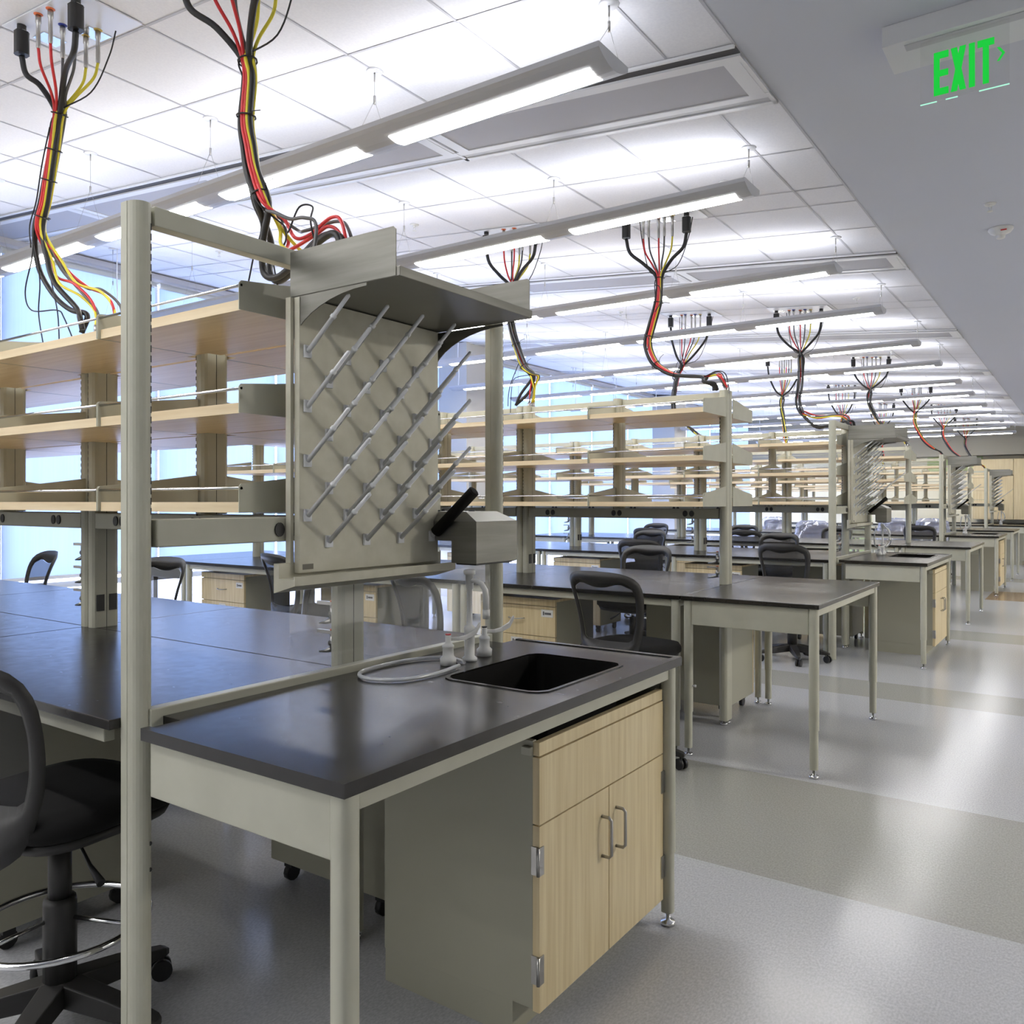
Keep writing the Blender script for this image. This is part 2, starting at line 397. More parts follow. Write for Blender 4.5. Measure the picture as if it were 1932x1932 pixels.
def worktable(name, label, cat, x0, x1, y0, y1, deep=(), loc=(0, 0, 0), legs=True, group=None):
    """flat resin top on a painted frame; deep = sides that carry the deep apron; y measured from loc"""
    t = thing(name, label, cat, loc, 0, group)
    MB().box(x0 + .0015, x1 - .0015, y0 + .0015, y1 - .0015, .889, .914).build('worktop', 'top', t, .003)
    i = .022
    for side, bx in (('n', (x0 + .06, x1 - .06, y0 + i, y0 + i + .03)), ('f', (x0 + .06, x1 - .06, y1 - i - .03, y1 - i)), ('l', (x0 + i, x0 + i + .03, y0 + .06, y1 - .06)), ('r', (x1 - i - .03, x1 - i, y0 + .06, y1 - .06))):
        if (legs == 'n' and side == 'f') or (legs == 'f' and side == 'n'): continue
        if side in 'lr' and legs == 'n': bx = (bx[0], bx[1], bx[2], y1 - .09)
        if side in 'lr' and legs == 'f': bx = (bx[0], bx[1], y0 + .09, bx[3])
        z0 = .75 if (side in deep and deep != 'noend') else .846
        MB().box(*bx, z0, .888).build('apron', 'paint', t, .003)
    if legs:
        for sx in ((0,) if deep == 'noend' else (0, 1)):
            for sy in ((0, 1) if legs == True else (0,) if legs == 'n' else (1,)):
                leg(t, x0 + .036 if sx == 0 else x1 - .036, y0 + .036 if sy == 0 else y1 - .036, 1 if (sx == 0 and sy == 0) else 0)
    return t
def sink_table(label, hw, loc):
    t = thing('sink_table', label, 'table', loc)
    x0, x1 = -1.920, -1.160; y0, y1 = -hw, hw
    scx, scy, sx, sy = -1.445, .315, .178, .255
    ang = [2 * PI * i / 64 for i in range(64)]
    P_ = [(x1, y0), (x1, y1), (-1.842, y1), (-1.842, y1 - .105), (x0, y1 - .105), (x0, y0 + .105), (-1.842, y0 + .105), (-1.842, y0)]
    for cx_, cy_ in P_: ang.append(math.atan2(cy_ - scy, cx_ - scx) % (2 * PI))
    ang.sort()
    def outer(a):
        ca, sa = math.cos(a), math.sin(a); k = 9
        for (ax, ay), (bx_, by) in zip(P_, P_[1:] + P_[:1]):
            ex, ey = bx_ - ax, by - ay; den = ca * ey - sa * ex
            if abs(den) < 1e-12: continue
            t_ = ((ax - scx) * ey - (ay - scy) * ex) / den; u_ = ((ax - scx) * sa - (ay - scy) * ca) / den
            if t_ > 0 and -1e-6 <= u_ <= 1 + 1e-6: k = min(k, t_)
        return (scx + k * ca, scy + k * sa)
    inn = [rrect(scx, scy, sx, sy, .05, a) for a in ang]
    b = MB().ring([outer(a) for a in ang], inn, .889, .914)
    b.box(x1 - .022, x1, y0, y1, .914, .918).box(-1.842, x1 - .022, y0, y0 + .022, .914, .918).box(-1.842, x1 - .022, y1 - .022, y1, .914, .918)
    b.build('worktop', 'top', t)
    MB().ring([rrect(scx, scy, sx + .012, sy + .012, .058, a) for a in ang], inn, .9135, .9175).build('sink_rim', 'top', t)
    low = [rrect(scx, scy, sx - .012, sy - .012, .05, a) for a in ang]
    n = len(ang); vs = [(*p, .912) for p in inn] + [(*p, .68) for p in low]
    MB().add(vs, [(i, (i + 1) % n, n + (i + 1) % n, n + i) for i in range(n)] + [tuple(range(n, 2 * n))]).build('sink_basin', 'edge', t)
    i = .022
    MB().box(-1.838, x1 - .06, y0 + i, y0 + i + .03, .75, .888).build('apron', 'paint', t, .003)
    MB().box(-1.838, x1 - .06, y1 - i - .03, y1 - i, .75, .888).build('apron', 'paint', t, .003)
    MB().box(x1 - i - .03, x1 - i, y0 + .06, y1 - .06, .846, .888).build('apron', 'paint', t, .003)
    MB().box(x0 - .03, x0 + .004, y0 + .072, y1 - .072, .885, .937).build('back_strip', 'paint', t, .003)
    leg(t, x1 - .036, y0 + .036, 0); leg(t, x1 - .036, y1 - .036)
    return t

def upright_poly(cx, cy, hx, hy, nose='y'):
    """extruded upright: flat sides, rounded noses towards -y and +y (or +x only)"""
    pts = []
    if nose == 'y':
        for a in range(0, 181, 30):
            an = math.radians(a); pts.append((cx + hx * math.cos(an), cy + hy - .022 + .022 * math.sin(an)))
        for a in range(180, 361, 30):
            an = math.radians(a); pts.append((cx + hx * math.cos(an), cy - hy + .022 + .022 * math.sin(an)))
    else:
        pts = [(cx - hx, cy + hy), (cx - hx, cy - hy), (cx - .004, cy - hy), (cx - .003, cy - hy + .0015)]
        for a in range(-90, 91, 15):
            an = math.radians(a); pts.append((cx + (hx + .003) * math.cos(an) - .003, cy + (hy - .0015) * math.sin(an)))
    return pts
def upright(t, x, cy, z0, z1, slots=True, foot=True, seam=True):
    o = MB().prism(upright_poly(x, cy, .028, .06), 'z', z0, z1, 0).build('upright', 'paint', t)
    if slots:
        b = MB()
        for sg in (-1, 1):
            for q in ((-.017,) if not slots == 2 else (-.017, .017)):
                z = 1.40
                while z < z1 - .05:
                    b.box(x + q - .002, x + q + .002, cy + sg * .054 - .0025, cy + sg * .054 + .0025 + .0, z, z + .014); z += .0254
        if seam:
            for q in (-1, 1): b.box(x + q * .0281 - .0006, x + q * .0281 + .0006, cy - .001, cy + .001, z0, z1)
        for v in b.v: pass
        b.build('slots', 'black', o)
    return o
def outlet_pair(parent, x, y, z, d, r=.0185):
    """two round receptacles; d = facing axis '-y', '+y', '+x'"""
    for q in (-.023, .023):
        n = 14; vs0 = []; vs1 = []
        for k in range(n):
            a = 2 * PI * k / n; u, v_ = r * .92 * math.cos(a), r * 1.12 * math.sin(a)
            if d == '+x': vs0.append((x, y + q + u, z + v_)); vs1.append((x + .004, y + q + u, z + v_))
            else:
                sg = -1 if d == '-y' else 1
                vs0.append((x + q + u, y, z + v_)); vs1.append((x + q + u, y + sg * .004, z + v_))
        MB().add(vs0 + vs1, [tuple(range(n, 2 * n))] + [(i, (i + 1) % n, n + (i + 1) % n, n + i) for i in range(n)]).build('outlet', 'black', parent)
def bracket_poly(sg, yc, z=0):
    """side plate of a shelf in (y, z), z from the shelf's underside"""
    p = [(yc + sg * .062, 0), (yc + sg * .445, 0), (yc + sg * .445, .075), (yc + sg * .438, .083), (yc + sg * .30, .098), (yc + sg * .062, .130)]
    return [(a, b_ + z) for a, b_ in p]
def shelf_poly(x0, x1, sg):
    return [(x0 + .004, sg * .436), (x1 - .004, sg * .436), (x1 - .004, sg * .064), (x1 - .064, sg * .064), (x1 - .064, sg * .010), (x0 + .064, sg * .010), (x0 + .064, sg * .064), (x0 + .004, sg * .064)]
SHZ = (1.421, 1.706, 2.0)
UPXS = [-2.740, -3.535, -4.330, -5.125, -5.920, -6.690]
def valve(t, x, y, z, sg, red=True):
    """laboratory gas cock on the side of an upright, pointing to -x or +x"""
    b = MB(); b.cyl((x, y, z), (x + sg * .03, y, z), .012, 10)
    b.cyl((x + sg * .022, y, z - .028), (x + sg * .022, y, z + .03), .009, 10)
    b.tube([(x + sg * .022, y, z - .02), (x + sg * .05, y, z - .028), (x + sg * .085, y, z - .034)], [.009, .008, .003], 8)
    b.box(min(x + sg * .015, x + sg * .09), max(x + sg * .015, x + sg * .09), y - .007, y + .007, z + .03, z + .041)
    o = b.build('gas_valve', 'nickel', t)
    if red: MB().cyl((x + sg * .022, y, z + .041), (x + sg * .022, y, z + .046), .008, 10).build('colour_index', 'orange', o)
def rack(label, c, xe, detail):
    """double sided reagent shelf rack along the middle of an island; local y = 0 at its middle"""
    t = thing('shelf_rack', label, 'shelf', (0, c, 0))
    UPX = [xe] + UPXS
    for i, x in enumerate(UPX):
        if i in (2, 4):
            for d in (-.0295, .0295):
                u = upright(t, x + d, 0, .9145, 2.175, slots=detail)
            if detail:
                for yy in (-.028, .028):
                    MB().box(x + .0575, x + .0605, yy - .017, yy + .017, .985, 1.055).build('outlet', 'black', t)
                for zz in (1.03, 1.13, 1.23): valve(t, x - .0575, -.03, zz, -1, False)
        elif i in (0, 6):
            upright(t, x, 0, .9145, 2.175, slots=detail)
            if i == 0:
                o = upright(t, x, 0, .03, .886, slots=False)
                for q in (-.03, .03): MB().lathe([(0, 0), (.022, 0), (.022, .012), (.008, .014), (.008, .031), (0, .031)], (x, q, .0005), 12).build('levelling_foot', 'chrome', o)
        else: upright(t, x, 0, 1.405, 2.175, slots=detail)
    if detail: valve(t, UPX[0] - .028, -.02, .985, -1); valve(t, UPX[0] - .028, -.02, 1.08, -1)
    for i in range(6):
        x1, x0 = UPX[i] - .03, UPX[i + 1] + .03
        if i in (1, 3): x0 += .03
        if i in (2, 4): x1 -= .03
        MB().box(x0, x1, -.012, .012, 2.125, 2.168).build('top_rail', 'paint', t, .002)
    for a, c_ in ((0, 2), (2, 4), (4, 6)):
        x1, x0 = UPX[a] - .029 - (.0295 if a else 0), UPX[c_] + .029 + (.0295 if c_ < 6 else 0)
        r = MB().box(x0, x1, -.052, .052, 1.337, 1.404).build('power_rail', 'paint', t, .004)
        if detail or c < 16:
            for q in (.13, .5, .86):
                for d, yy in (('-y', -.0523), ('+y', .0523)):
                    if d == '+y' and not detail: continue
                    outlet_pair(r, x0 + (x1 - x0) * q, yy, 1.372, d)
    proto = None
    for i in range(6):
        x1, x0 = UPX[i] - (.002 if i else -.026), UPX[i + 1] + (.002 if i < 5 else -.026)
        for z in SHZ:
            for sg in (-1, 1):
                ya, yb = sorted((sg * .062, sg * .436))
                if detail:
                    s_ = MB().prism(shelf_poly(x0, x1, sg), 'z', z, z + .030).build('shelf', 'maple_x', t, .0015)
                    for xb in (x0, x1 - .003):
                        MB().prism(bracket_poly(sg, 0, z), 'x', xb, xb + .003).build('bracket', 'paint', s_)
                    MB().cyl((x0, sg * .437, z + .070), (x1, sg * .437, z + .070), .0045, 8).build('guard_rod', 'chrome', s_)
                else:
                    if sg > 0 and c > 14: continue
                    b = MB().prism(shelf_poly(x0, x1, sg), 'z', z, z + .030)
                    for xb in (x0, x1 - .003): b.prism(bracket_poly(sg, 0, z), 'x', xb, xb + .003, 1)
                    b.cyl((x0, sg * .437, z + .070), (x1, sg * .437, z + .070), .0045, 6, 1)
                    b.build('shelf', ['maple_x', 'paint'], t)
    return t
def end_frame(label, c, hw):
    """goal-post frame across the end of a sink island; local y = 0 at the island's middle"""
    t = thing('post_frame', label, 'frame', (0, c, 0))
    for sg in (-1, 1):
        y = sg * (hw - .032)
        o = MB().prism(upright_poly(-1.952, y, .030, .030, 'x'), 'z', .002, 2.197, 0).build('post', 'paint', t)
        b = MB(); z = 1.42
        while z < 2.15:
            b.box(-1.9335, -1.9285, y + .0155, y + .0195, z, z + .017); z += .0254
        for zz in (.535, .60): b.cyl((-1.934, y + .014, zz), (-1.9255, y + .014, zz), .0055, 10)
        b.build('slots', 'black', o)
        for q in (-1, 1): pass
    ya, yb = -(hw - .032) + .032, (hw - .032) - .032
    MB().box(-1.975, -1.935, ya, yb, 2.148, 2.197).build('top_beam', 'paint', t, .002)
    r = MB().box(-1.982, -1.925, ya, yb, 1.337, 1.408).build('power_rail', 'paint', t, .004)
    outlet_pair(r, -1.9248, -.32, 1.372, '+x'); outlet_pair(r, -1.9248, .42, 1.372, '+x')
    return t
def drying_rack(label, loc, full=True):
    """pegboard with slanted pegs under a hooded shelf; origin at the board's lower near corner on the frame plane"""
    t = thing('drying_rack', label, 'drying rack', loc)
    W = .632
    MB().box(.022, .045, 0, .622, 0, .80).build('peg_board', 'steel_matt', t, .002)
    MB().prism([(.0, -.055), (.0, .03), (.022, .03), (.022, -.012), (.085, -.012), (.085, -.004), (.090, -.004), (.090, -.030), (.0, -.055)], 'y', -.055, W + .03).build('drip_tray', 'steel_matt', t)
    MB().box(.0, .021, -.012, 0, -.012, .80).build('frame_rail', 'steel_matt', t)
    MB().box(.0, .021, .622, .634, -.012, .80).build('frame_rail', 'steel_matt', t)
    # hood shelf
    h = MB().box(.001, .43, .006, W + .006, .803, .829).build('hood_shelf', 'steel', t, .002)
    for y, nm in ((.004, 0), (W + .007, 1)):
        MB().prism([(.001, .805), (.417, .805), (.417, .928), (.409, .936), (.001, .936)], 'y', y, y + .003).build('side_plate', 'steel', h)
        pts = [(.001, .802), (.31, .802), (.31, .794)]
        for k in range(1, 11):
            a = PI / 2 * k / 10
            pts.append((.001 + .31 * (1 - math.sin(a)), .794 - .155 * (1 - math.cos(a))))
        MB().prism(pts, 'y', y, y + .003).build('curved_bracket', 'steel', h)
    b = MB().box(.0, .03, .02, W - .02, .76, .80); b.build('hanging_rail', 'steel_matt', t)
    k = 0
    for col in range(4):
        for off in (0, 1):
            for row in range(4):
                y = .028 + col * .1575 + (.083 if off else 0)
                z = .168 + row * .159 - (.079 if off else 0)
                z = z + .0
                p = MB()
                p.box(.045, .052, y - .013, y + .013, z - .018, z + .018)
                ln = .222; ca, sa = .765, .644
                n_ = 10
                path = [(.05 + ca * ln * q, y, z + sa * ln * q) for q in (0, .60, .60, .64, .64, .98, 1)]
                p.tube(path, [.0075, .0065, .009, .009, .0065, .0060, .002], n_)
                p.build('peg', 'peg', t)
    MB().box(.0452, .0462, .012, .052, .01, .026).build('maker_tag', 'tag', t)
    return t
def steel_box(label, loc):
    t = thing('steel_dispenser', label, 'box', loc)
    MB().prism([(.125, 0), (.232, 0), (.232, .142), (.0, .142), (.0, .075), (.125, .075)], 'y', 0, .24).build('body', 'steel', t, .002)
    b = MB(); vs = [(0, 0, .142), (.232, 0, .142), (.232, .24, .142), (0, .24, .142), (0, .03, .175), (.165, .03, .175), (.165, .21, .175), (0, .21, .175)]
    b.add(vs, [(0, 1, 5, 4), (1, 2, 6, 5), (2, 3, 7, 6), (3, 0, 4, 7), (4, 5, 6, 7)])
    b.build('lid', 'steel', t)
    MB().cyl((.12, .12, .1755), (.12, .12, .179), .012, 12).build('lid_button', 'black', t)
    MB().box(.135, .22, .015, .225, -.006, -.0005).build('bottom_slot', 'black', t)
    return t
def faucet(label, loc):
    t = thing('lab_faucet', label, 'faucet', loc)
    MB().lathe([(0, 0), (.026, 0), (.026, .008), (.017, .016), (.0175, .10), (.020, .104), (.018, .115), (.010, .12), (.009, .24), (.0135, .245), (.0135, .29), (.020, .292), (.020, .305), (.012, .308), (0, .308)], n=18).build('column', 'white', t)
    MB().tube([(.0, 0, .27), (.025, 0, .272), (.048, .004, .262), (.060, .008, .24), (.062, .010, .215), (.062, .011, .155)], [.008, .008, .009, .010, .0105, .0105], 12, 0, 0).lathe([(0, .145), (.0125, .145), (.0125, .175), (0, .175)], (.062, .011, 0), 14).build('spout', 'white', t)
    for sg, mt in ((-1, 'red'), (1, 'black')):
        y = sg * .10
        v = MB().lathe([(0, 0), (.026, 0), (.027, .022), (.019, .030), (.0175, .055), (.0195, .058), (.0195, .064), (.013, .070), (.0095, .074), (.0095, .098), (0, .098)], (-.012, y, 0), 18).build('valve_body', 'white', t)
        MB().cyl((-.012, y, .098), (-.012, y, .102), .0096, 12).build('index_button', mt, v)
        b = MB(); pts = [(-.012, y + .008), (.004, y + .035), (.012, y + .065), (.024, y + .10), (.030, y + .118)]
        zs = [.084, .082, .084, .098, .125]; wd = [.010, .010, .014, .017, .010]
        vs = []
        for (px, py), z, w_ in zip(pts, zs, wd):
            vs += [(px - .004, py, z - w_ * .6), (px + .005, py, z - w_ * .6), (px + .005, py, z + w_ * .6), (px - .004, py, z + w_ * .6)]
        fs = [(0, 1, 2, 3), (16, 19, 18, 17)]
        for i in range(4):
            for q in range(4): fs.append((i * 4 + q, i * 4 + (q + 1) % 4, i * 4 + 4 + (q + 1) % 4, i * 4 + 4 + q))
        b.add(vs, fs).build('wing_lever', 'white', t, .003)
    return t
def sink_cabinet(label, loc):
    """origin: floor under the cabinet's near front corner; extends to -x and +y"""
    t = thing('sink_cabinet', label, 'cabinet', loc)
    W = .775
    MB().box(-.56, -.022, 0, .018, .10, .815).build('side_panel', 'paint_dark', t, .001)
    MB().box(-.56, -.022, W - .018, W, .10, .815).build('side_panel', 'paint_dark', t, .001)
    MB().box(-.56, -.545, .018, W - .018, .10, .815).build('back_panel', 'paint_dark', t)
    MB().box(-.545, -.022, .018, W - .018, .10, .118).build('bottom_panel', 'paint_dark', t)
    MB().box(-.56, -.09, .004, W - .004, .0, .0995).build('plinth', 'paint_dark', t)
    MB().box(-.022, -.002, .002, W - .002, .776, .812).build('top_strip', 'maple', t, .001)
    MB().box(-.022, 0, .0, W, .594, .772).build('front_panel', 'maple', t, .001)
    for k in (0, 1):
        y0, y1 = (.0, W / 2 - .002) if k == 0 else (W / 2 + .002, W)
        d = MB().box(-.022, 0, y0, y1, .095, .590).build('door', 'maple', t, .001)
        yh = W / 2 - .045 if k == 0 else W / 2 + .045
        MB().tube([(-.002, yh, .395), (.024, yh, .395), (.032, yh, .403), (.032, yh, .505), (.024, yh, .513), (-.002, yh, .513)], .0052, 8, 0, 0).build('handle', 'nickel', d)
        for z in (.17, .46):
            h = MB(); yy = -.004 if k == 0 else W - .018
            h.box(-.024, .003, yy, yy + .022, z, z + .075)
            h.cyl((-.001, yy + (-.001 if k == 0 else .023), z), (-.001, yy + (-.001 if k == 0 else .023), z + .075), .005, 8)
            h.build('hinge', 'nickel', d)
    MB().box(-.05, -.02, -.014, -.001, .778, .800).build('mounting_clip', 'paint', t, .002)
    return t
def pedestal(label, loc, rz):
    """mobile drawer unit, front towards local -y, origin: floor at centre of front"""
    t = thing('drawer_pedestal', label, 'drawer unit', loc, rz)
    W, D = .60, .50
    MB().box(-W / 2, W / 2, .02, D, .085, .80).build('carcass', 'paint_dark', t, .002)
    MB().box(-W / 2, W / 2, .0, .019, .772, .818).box(-W / 2, W / 2, .019, D, .80, .818).build('top_panel', 'maple', t, .001)
    for k, (z0, z1) in enumerate([(.575, .768), (.09, .571)]):
        d = MB().box(-W / 2, W / 2, .0, .019, z0, z1).build('drawer', 'maple', t, .001)
        zh = z1 - .085
        MB().tube([(-.06, .001, zh), (-.05, -.022, zh), (0, -.026, zh - .004), (.05, -.022, zh), (.06, .001, zh)], .004, 6, 0, 3).build('handle', 'nickel', d)
        xl = W / 2 - .06 if k == 0 else .0
        MB().box(xl - .045, xl + .045, -.0025, .0, z1 - .066, z1 - .018).build('label_holder', 'white', d)
        MB().box(xl - .032, xl - .022, -.0032, -.0026, z1 - .054, z1 - .03).box(xl - .018, xl + .03, -.0032, -.0026, z1 - .05, z1 - .036).build('label_mark', 'grey', d)
    for sx in (-1, 1):
        for y in (.07, D - .05):
            MB().cyl((sx * (W / 2 - .06) - .012, y, .032), (sx * (W / 2 - .06) + .012, y, .032), .031, 12).box(sx * (W / 2 - .06) - .02, sx * (W / 2 - .06) + .02, y - .02, y + .02, .055, .086).build('caster', 'black', t)
    return t
# ------------------------------------------------------------------ drafting chair (faces +y)
def outl(z, pts):
    for (z0, w0), (z1, w1) in zip(pts, pts[1:]):
        if z0 <= z <= z1:
            return w0 + (w1 - w0) * (z - z0) / (z1 - z0)
    return 0
def chair():
    t = thing('drafting_chair', 'x', 'chair', (0, 0, 0), 0, 'black mesh-back drafting chairs')
    zc = .84
    O = [(.54, .0), (.545, .10), (.58, .155), (.64, .185), (.74, .205), (.86, .222), (.95, .235), (1.01, .236), (1.045, .215), (1.07, .165), (1.08, .10), (1.083, 0)]
    I = [(.70, .0), (.702, .135), (.715, .155), (.78, .168), (.88, .185), (.95, .192), (.985, .188), (1.008, .16), (1.012, .10), (.992, 0)]
    def ray(P, a):
        lo, hi = 0, 1.
        for _ in range(30):
            md = (lo + hi) / 2; x, z = abs(md * math.cos(a)), zc + md * math.sin(a)
            if P[0][0] <= z <= max(p[0] for p in P) and x <= (outl(z, P) if z <= P[-1][0] or P is O else outl2(z, x)): lo = md
            else: hi = md
        return (lo * math.cos(a), zc + lo * math.sin(a))
    def outl2(z, x):      # the wavy upper edge of the opening
        lim = .992 + .02 * min(1, (abs(x) / .10) ** 2)
        return .16 if z < lim else -1
    def depth(x, z): return -.235 - .02 * math.sin((z - .56) / .5 * PI) * -1 - .085 * max(0, (z - .72) / .36) ** 1.6 + .055 * (x / .235) ** 2
    n = 56; ang = [2 * PI * i / n for i in range(n)]
    out = [ray(O, a) for a in ang]; inn = [ray(I, a) for a in ang]
    mid = [((a[0] + c[0]) / 2, (a[1] + c[1]) / 2) for a, c in zip(out, inn)]
    vs = []; th = .013
    for ringp, s in ((out, 0), (mid, -th), (inn, 0), (mid, th)):
        for x, z in ringp: vs.append((x, depth(x, z) + s, z))
    fs = []
    for r in range(4):
        q = (r + 1) % 4
        for i in range(n): fs.append((r * n + i, r * n + (i + 1) % n, q * n + (i + 1) % n, q * n + i))
    MB().add(vs, fs, 0, True).build('back_frame', 'chair', t)
    vs = []; fs = []; R = 7
    for k in range(R + 1):
        for x, z in inn:
            x2, z2 = x * (1 - k / R), zc + (z - zc) * (1 - k / R); vs.append((x2, depth(x2, z2) + .004, z2))
    for k in range(R):
        for i in range(n): fs.append((k * n + i, k * n + (i + 1) % n, (k + 1) * n + (i + 1) % n, (k + 1) * n + i))
    MB().add(vs, fs, 0, True).build('back_mesh', 'mesh', t)
    # seat
    def sq(r, cx, cy, hx, hy, e=4):
        return [(cx + hx * r * math.copysign(abs(math.cos(a)) ** (2 / e), math.cos(a)), cy + hy * r * math.copysign(abs(math.sin(a)) ** (2 / e), math.sin(a))) for a in [2 * PI * i / 32 for i in range(32)]]
    def stack(levels, name, mat):
        vs = []; fs = []
        for r, z in levels: vs += [(x, y, z + .025 * max(0, abs(y) - .1) * 0) for x, y in sq(r, 0, .02, .245, .235)]
        for k in range(len(levels) - 1):
            for i in range(32): fs.append((k * 32 + i, k * 32 + (i + 1) % 32, (k + 1) * 32 + (i + 1) % 32, (k + 1) * 32 + i))
        fs.append(tuple(range((len(levels) - 1) * 32, len(levels) * 32))); fs.append(tuple(range(31, -1, -1)))
        MB().add(vs, fs, 0, True).build(name, mat, t)
    stack([(.93, .602), (1., .615), (1., .64), (.95, .662), (.75, .672), (.35, .674)], 'seat', 'seat')
    stack([(.55, .555), (.9, .575), (.95, .601)], 'seat_pan', 'chair')
    MB().box(-.05, .05, -.245, -.05, .545, .575).build('back_bracket', 'chair', t, .008)
    MB().cyl((0, 0, .36), (0, 0, .51), .030).build('gas_lift', 'chair', t)
    MB().cyl((0, 0, .505), (0, 0, .56), .014).build('piston', 'chrome', t)
    MB().lathe([(.030, .10), (.043, .10), (.043, .355), (.040, .368), (.030, .37)], n=16).build('column', 'chair', t)
    MB().tube([(.05, .0, .55), (.12, -.02, .535), (.17, -.03, .50), (.23, -.04, .47)], [.004, .004, .006, .012], 8, 0, 0).build('lever', 'black', t)
    ringp = [(.225 * math.cos(2 * PI * i / 40), .225 * math.sin(2 * PI * i / 40), .30) for i in range(40)]
    b = MB().tube(ringp, .0095, 10, 0, 0, True)
    for k in range(3):
        a = 2 * PI * k / 3 + .4; b.cyl((.03 * math.cos(a), .03 * math.sin(a), .315), (.225 * math.cos(a), .225 * math.sin(a), .30), .006, 8)
    b.build('foot_ring', 'chrome', t)
    for k in range(5):
        a = 2 * PI * k / 5 + .2; ca, sa = math.cos(a), math.sin(a)
        vs = []
        for r, wd, z0, z1 in ((.02, .034, .085, .15), (.18, .028, .072, .125), (.31, .019, .070, .095), (.325, .012, .070, .088)):
            for s in (-1, 1):
                for z in (z0, z1): vs.append((r * ca - s * wd * sa, r * sa + s * wd * ca, z))
        fs = [(0, 1, 3, 2), (12, 14, 15, 13)]
        for i in range(3):
            o = i * 4
            fs += [(o, o + 2, o + 6, o + 4), (o + 1, o + 5, o + 7, o + 3), (o, o + 4, o + 5, o + 1), (o + 2, o + 3, o + 7, o + 6)]
        MB().add(vs, fs).build('base_leg', 'chair', t, .004)
        c_ = Vector((.305 * ca, .305 * sa, .031)); ax = Vector((-sa, ca, 0)).lerp(Vector((ca, sa, 0)), .35).normalized()
        b = MB()
        for s in (-1, 1): b.cyl(c_ + ax * (s * .024), c_ + ax * (s * .007), .030, 16)
        b.cyl(c_ - ax * .02, c_ + ax * .02, .007, 8).cyl(c_, c_ + Vector((0, 0, .05)), .008, 8)
        b.build('caster', 'black', t)
    return t

# ------------------------------------------------------------------ service drops
DROP_A = [('power', -.205, -.106), ('red', -.035, -.118), ('red', .06, -.115), ('grey', -.03, -.02), ('grey', .065, -.016), ('power', .243, -.106), ('yellow', -.026, .078), ('yellow', .072, .078), ('thin', .18, .096)]
ANG = dict(power=(185, 335), red=(262, 288), grey=(120, 60), yellow=(305, 20), thin=(215, 215))
DROP_B = [('power', -.24, .0), ('thin', -.14, .01), ('red', -.11, .0), ('grey', -.06, -.02), ('red', -.005, .02), ('grey', .05, -.01), ('yellow', .10, .01), ('power', .205, .0), ('thin', .235, .03)]
RAD = dict(power=.012, red=.0062, grey=.0062, yellow=.0062, thin=.0032)
CMAT = dict(power='black', red='red', grey='grey', yellow='yellow', thin='black')
NAME = dict(power='power_cord', red='red_hose', grey='grey_hose', yellow='yellow_hose', thin='data_cord')
RING = dict(red='orange', grey='blue', yellow='goldring')
def service_panel(label, xc, yc, kind):
    t = thing('service_panel', label, 'ceiling panel', (xc, yc, cz(xc) - .004), 0, 'service panels in the ceiling')
    t.rotation_euler = (0, math.atan(SL), 0)
    MB().box(-.30, .30, -.145, .145, -.006, .0).build('panel_plate', 'trimwhite', t, .001)
    for x, y in ((-.22, .02), (.02, .09)):
        MB().box(x - .05, x + .05, y - .05, y + .05, -.0085, -.0062).build('socket_plate', 'chrome', t)
    return t
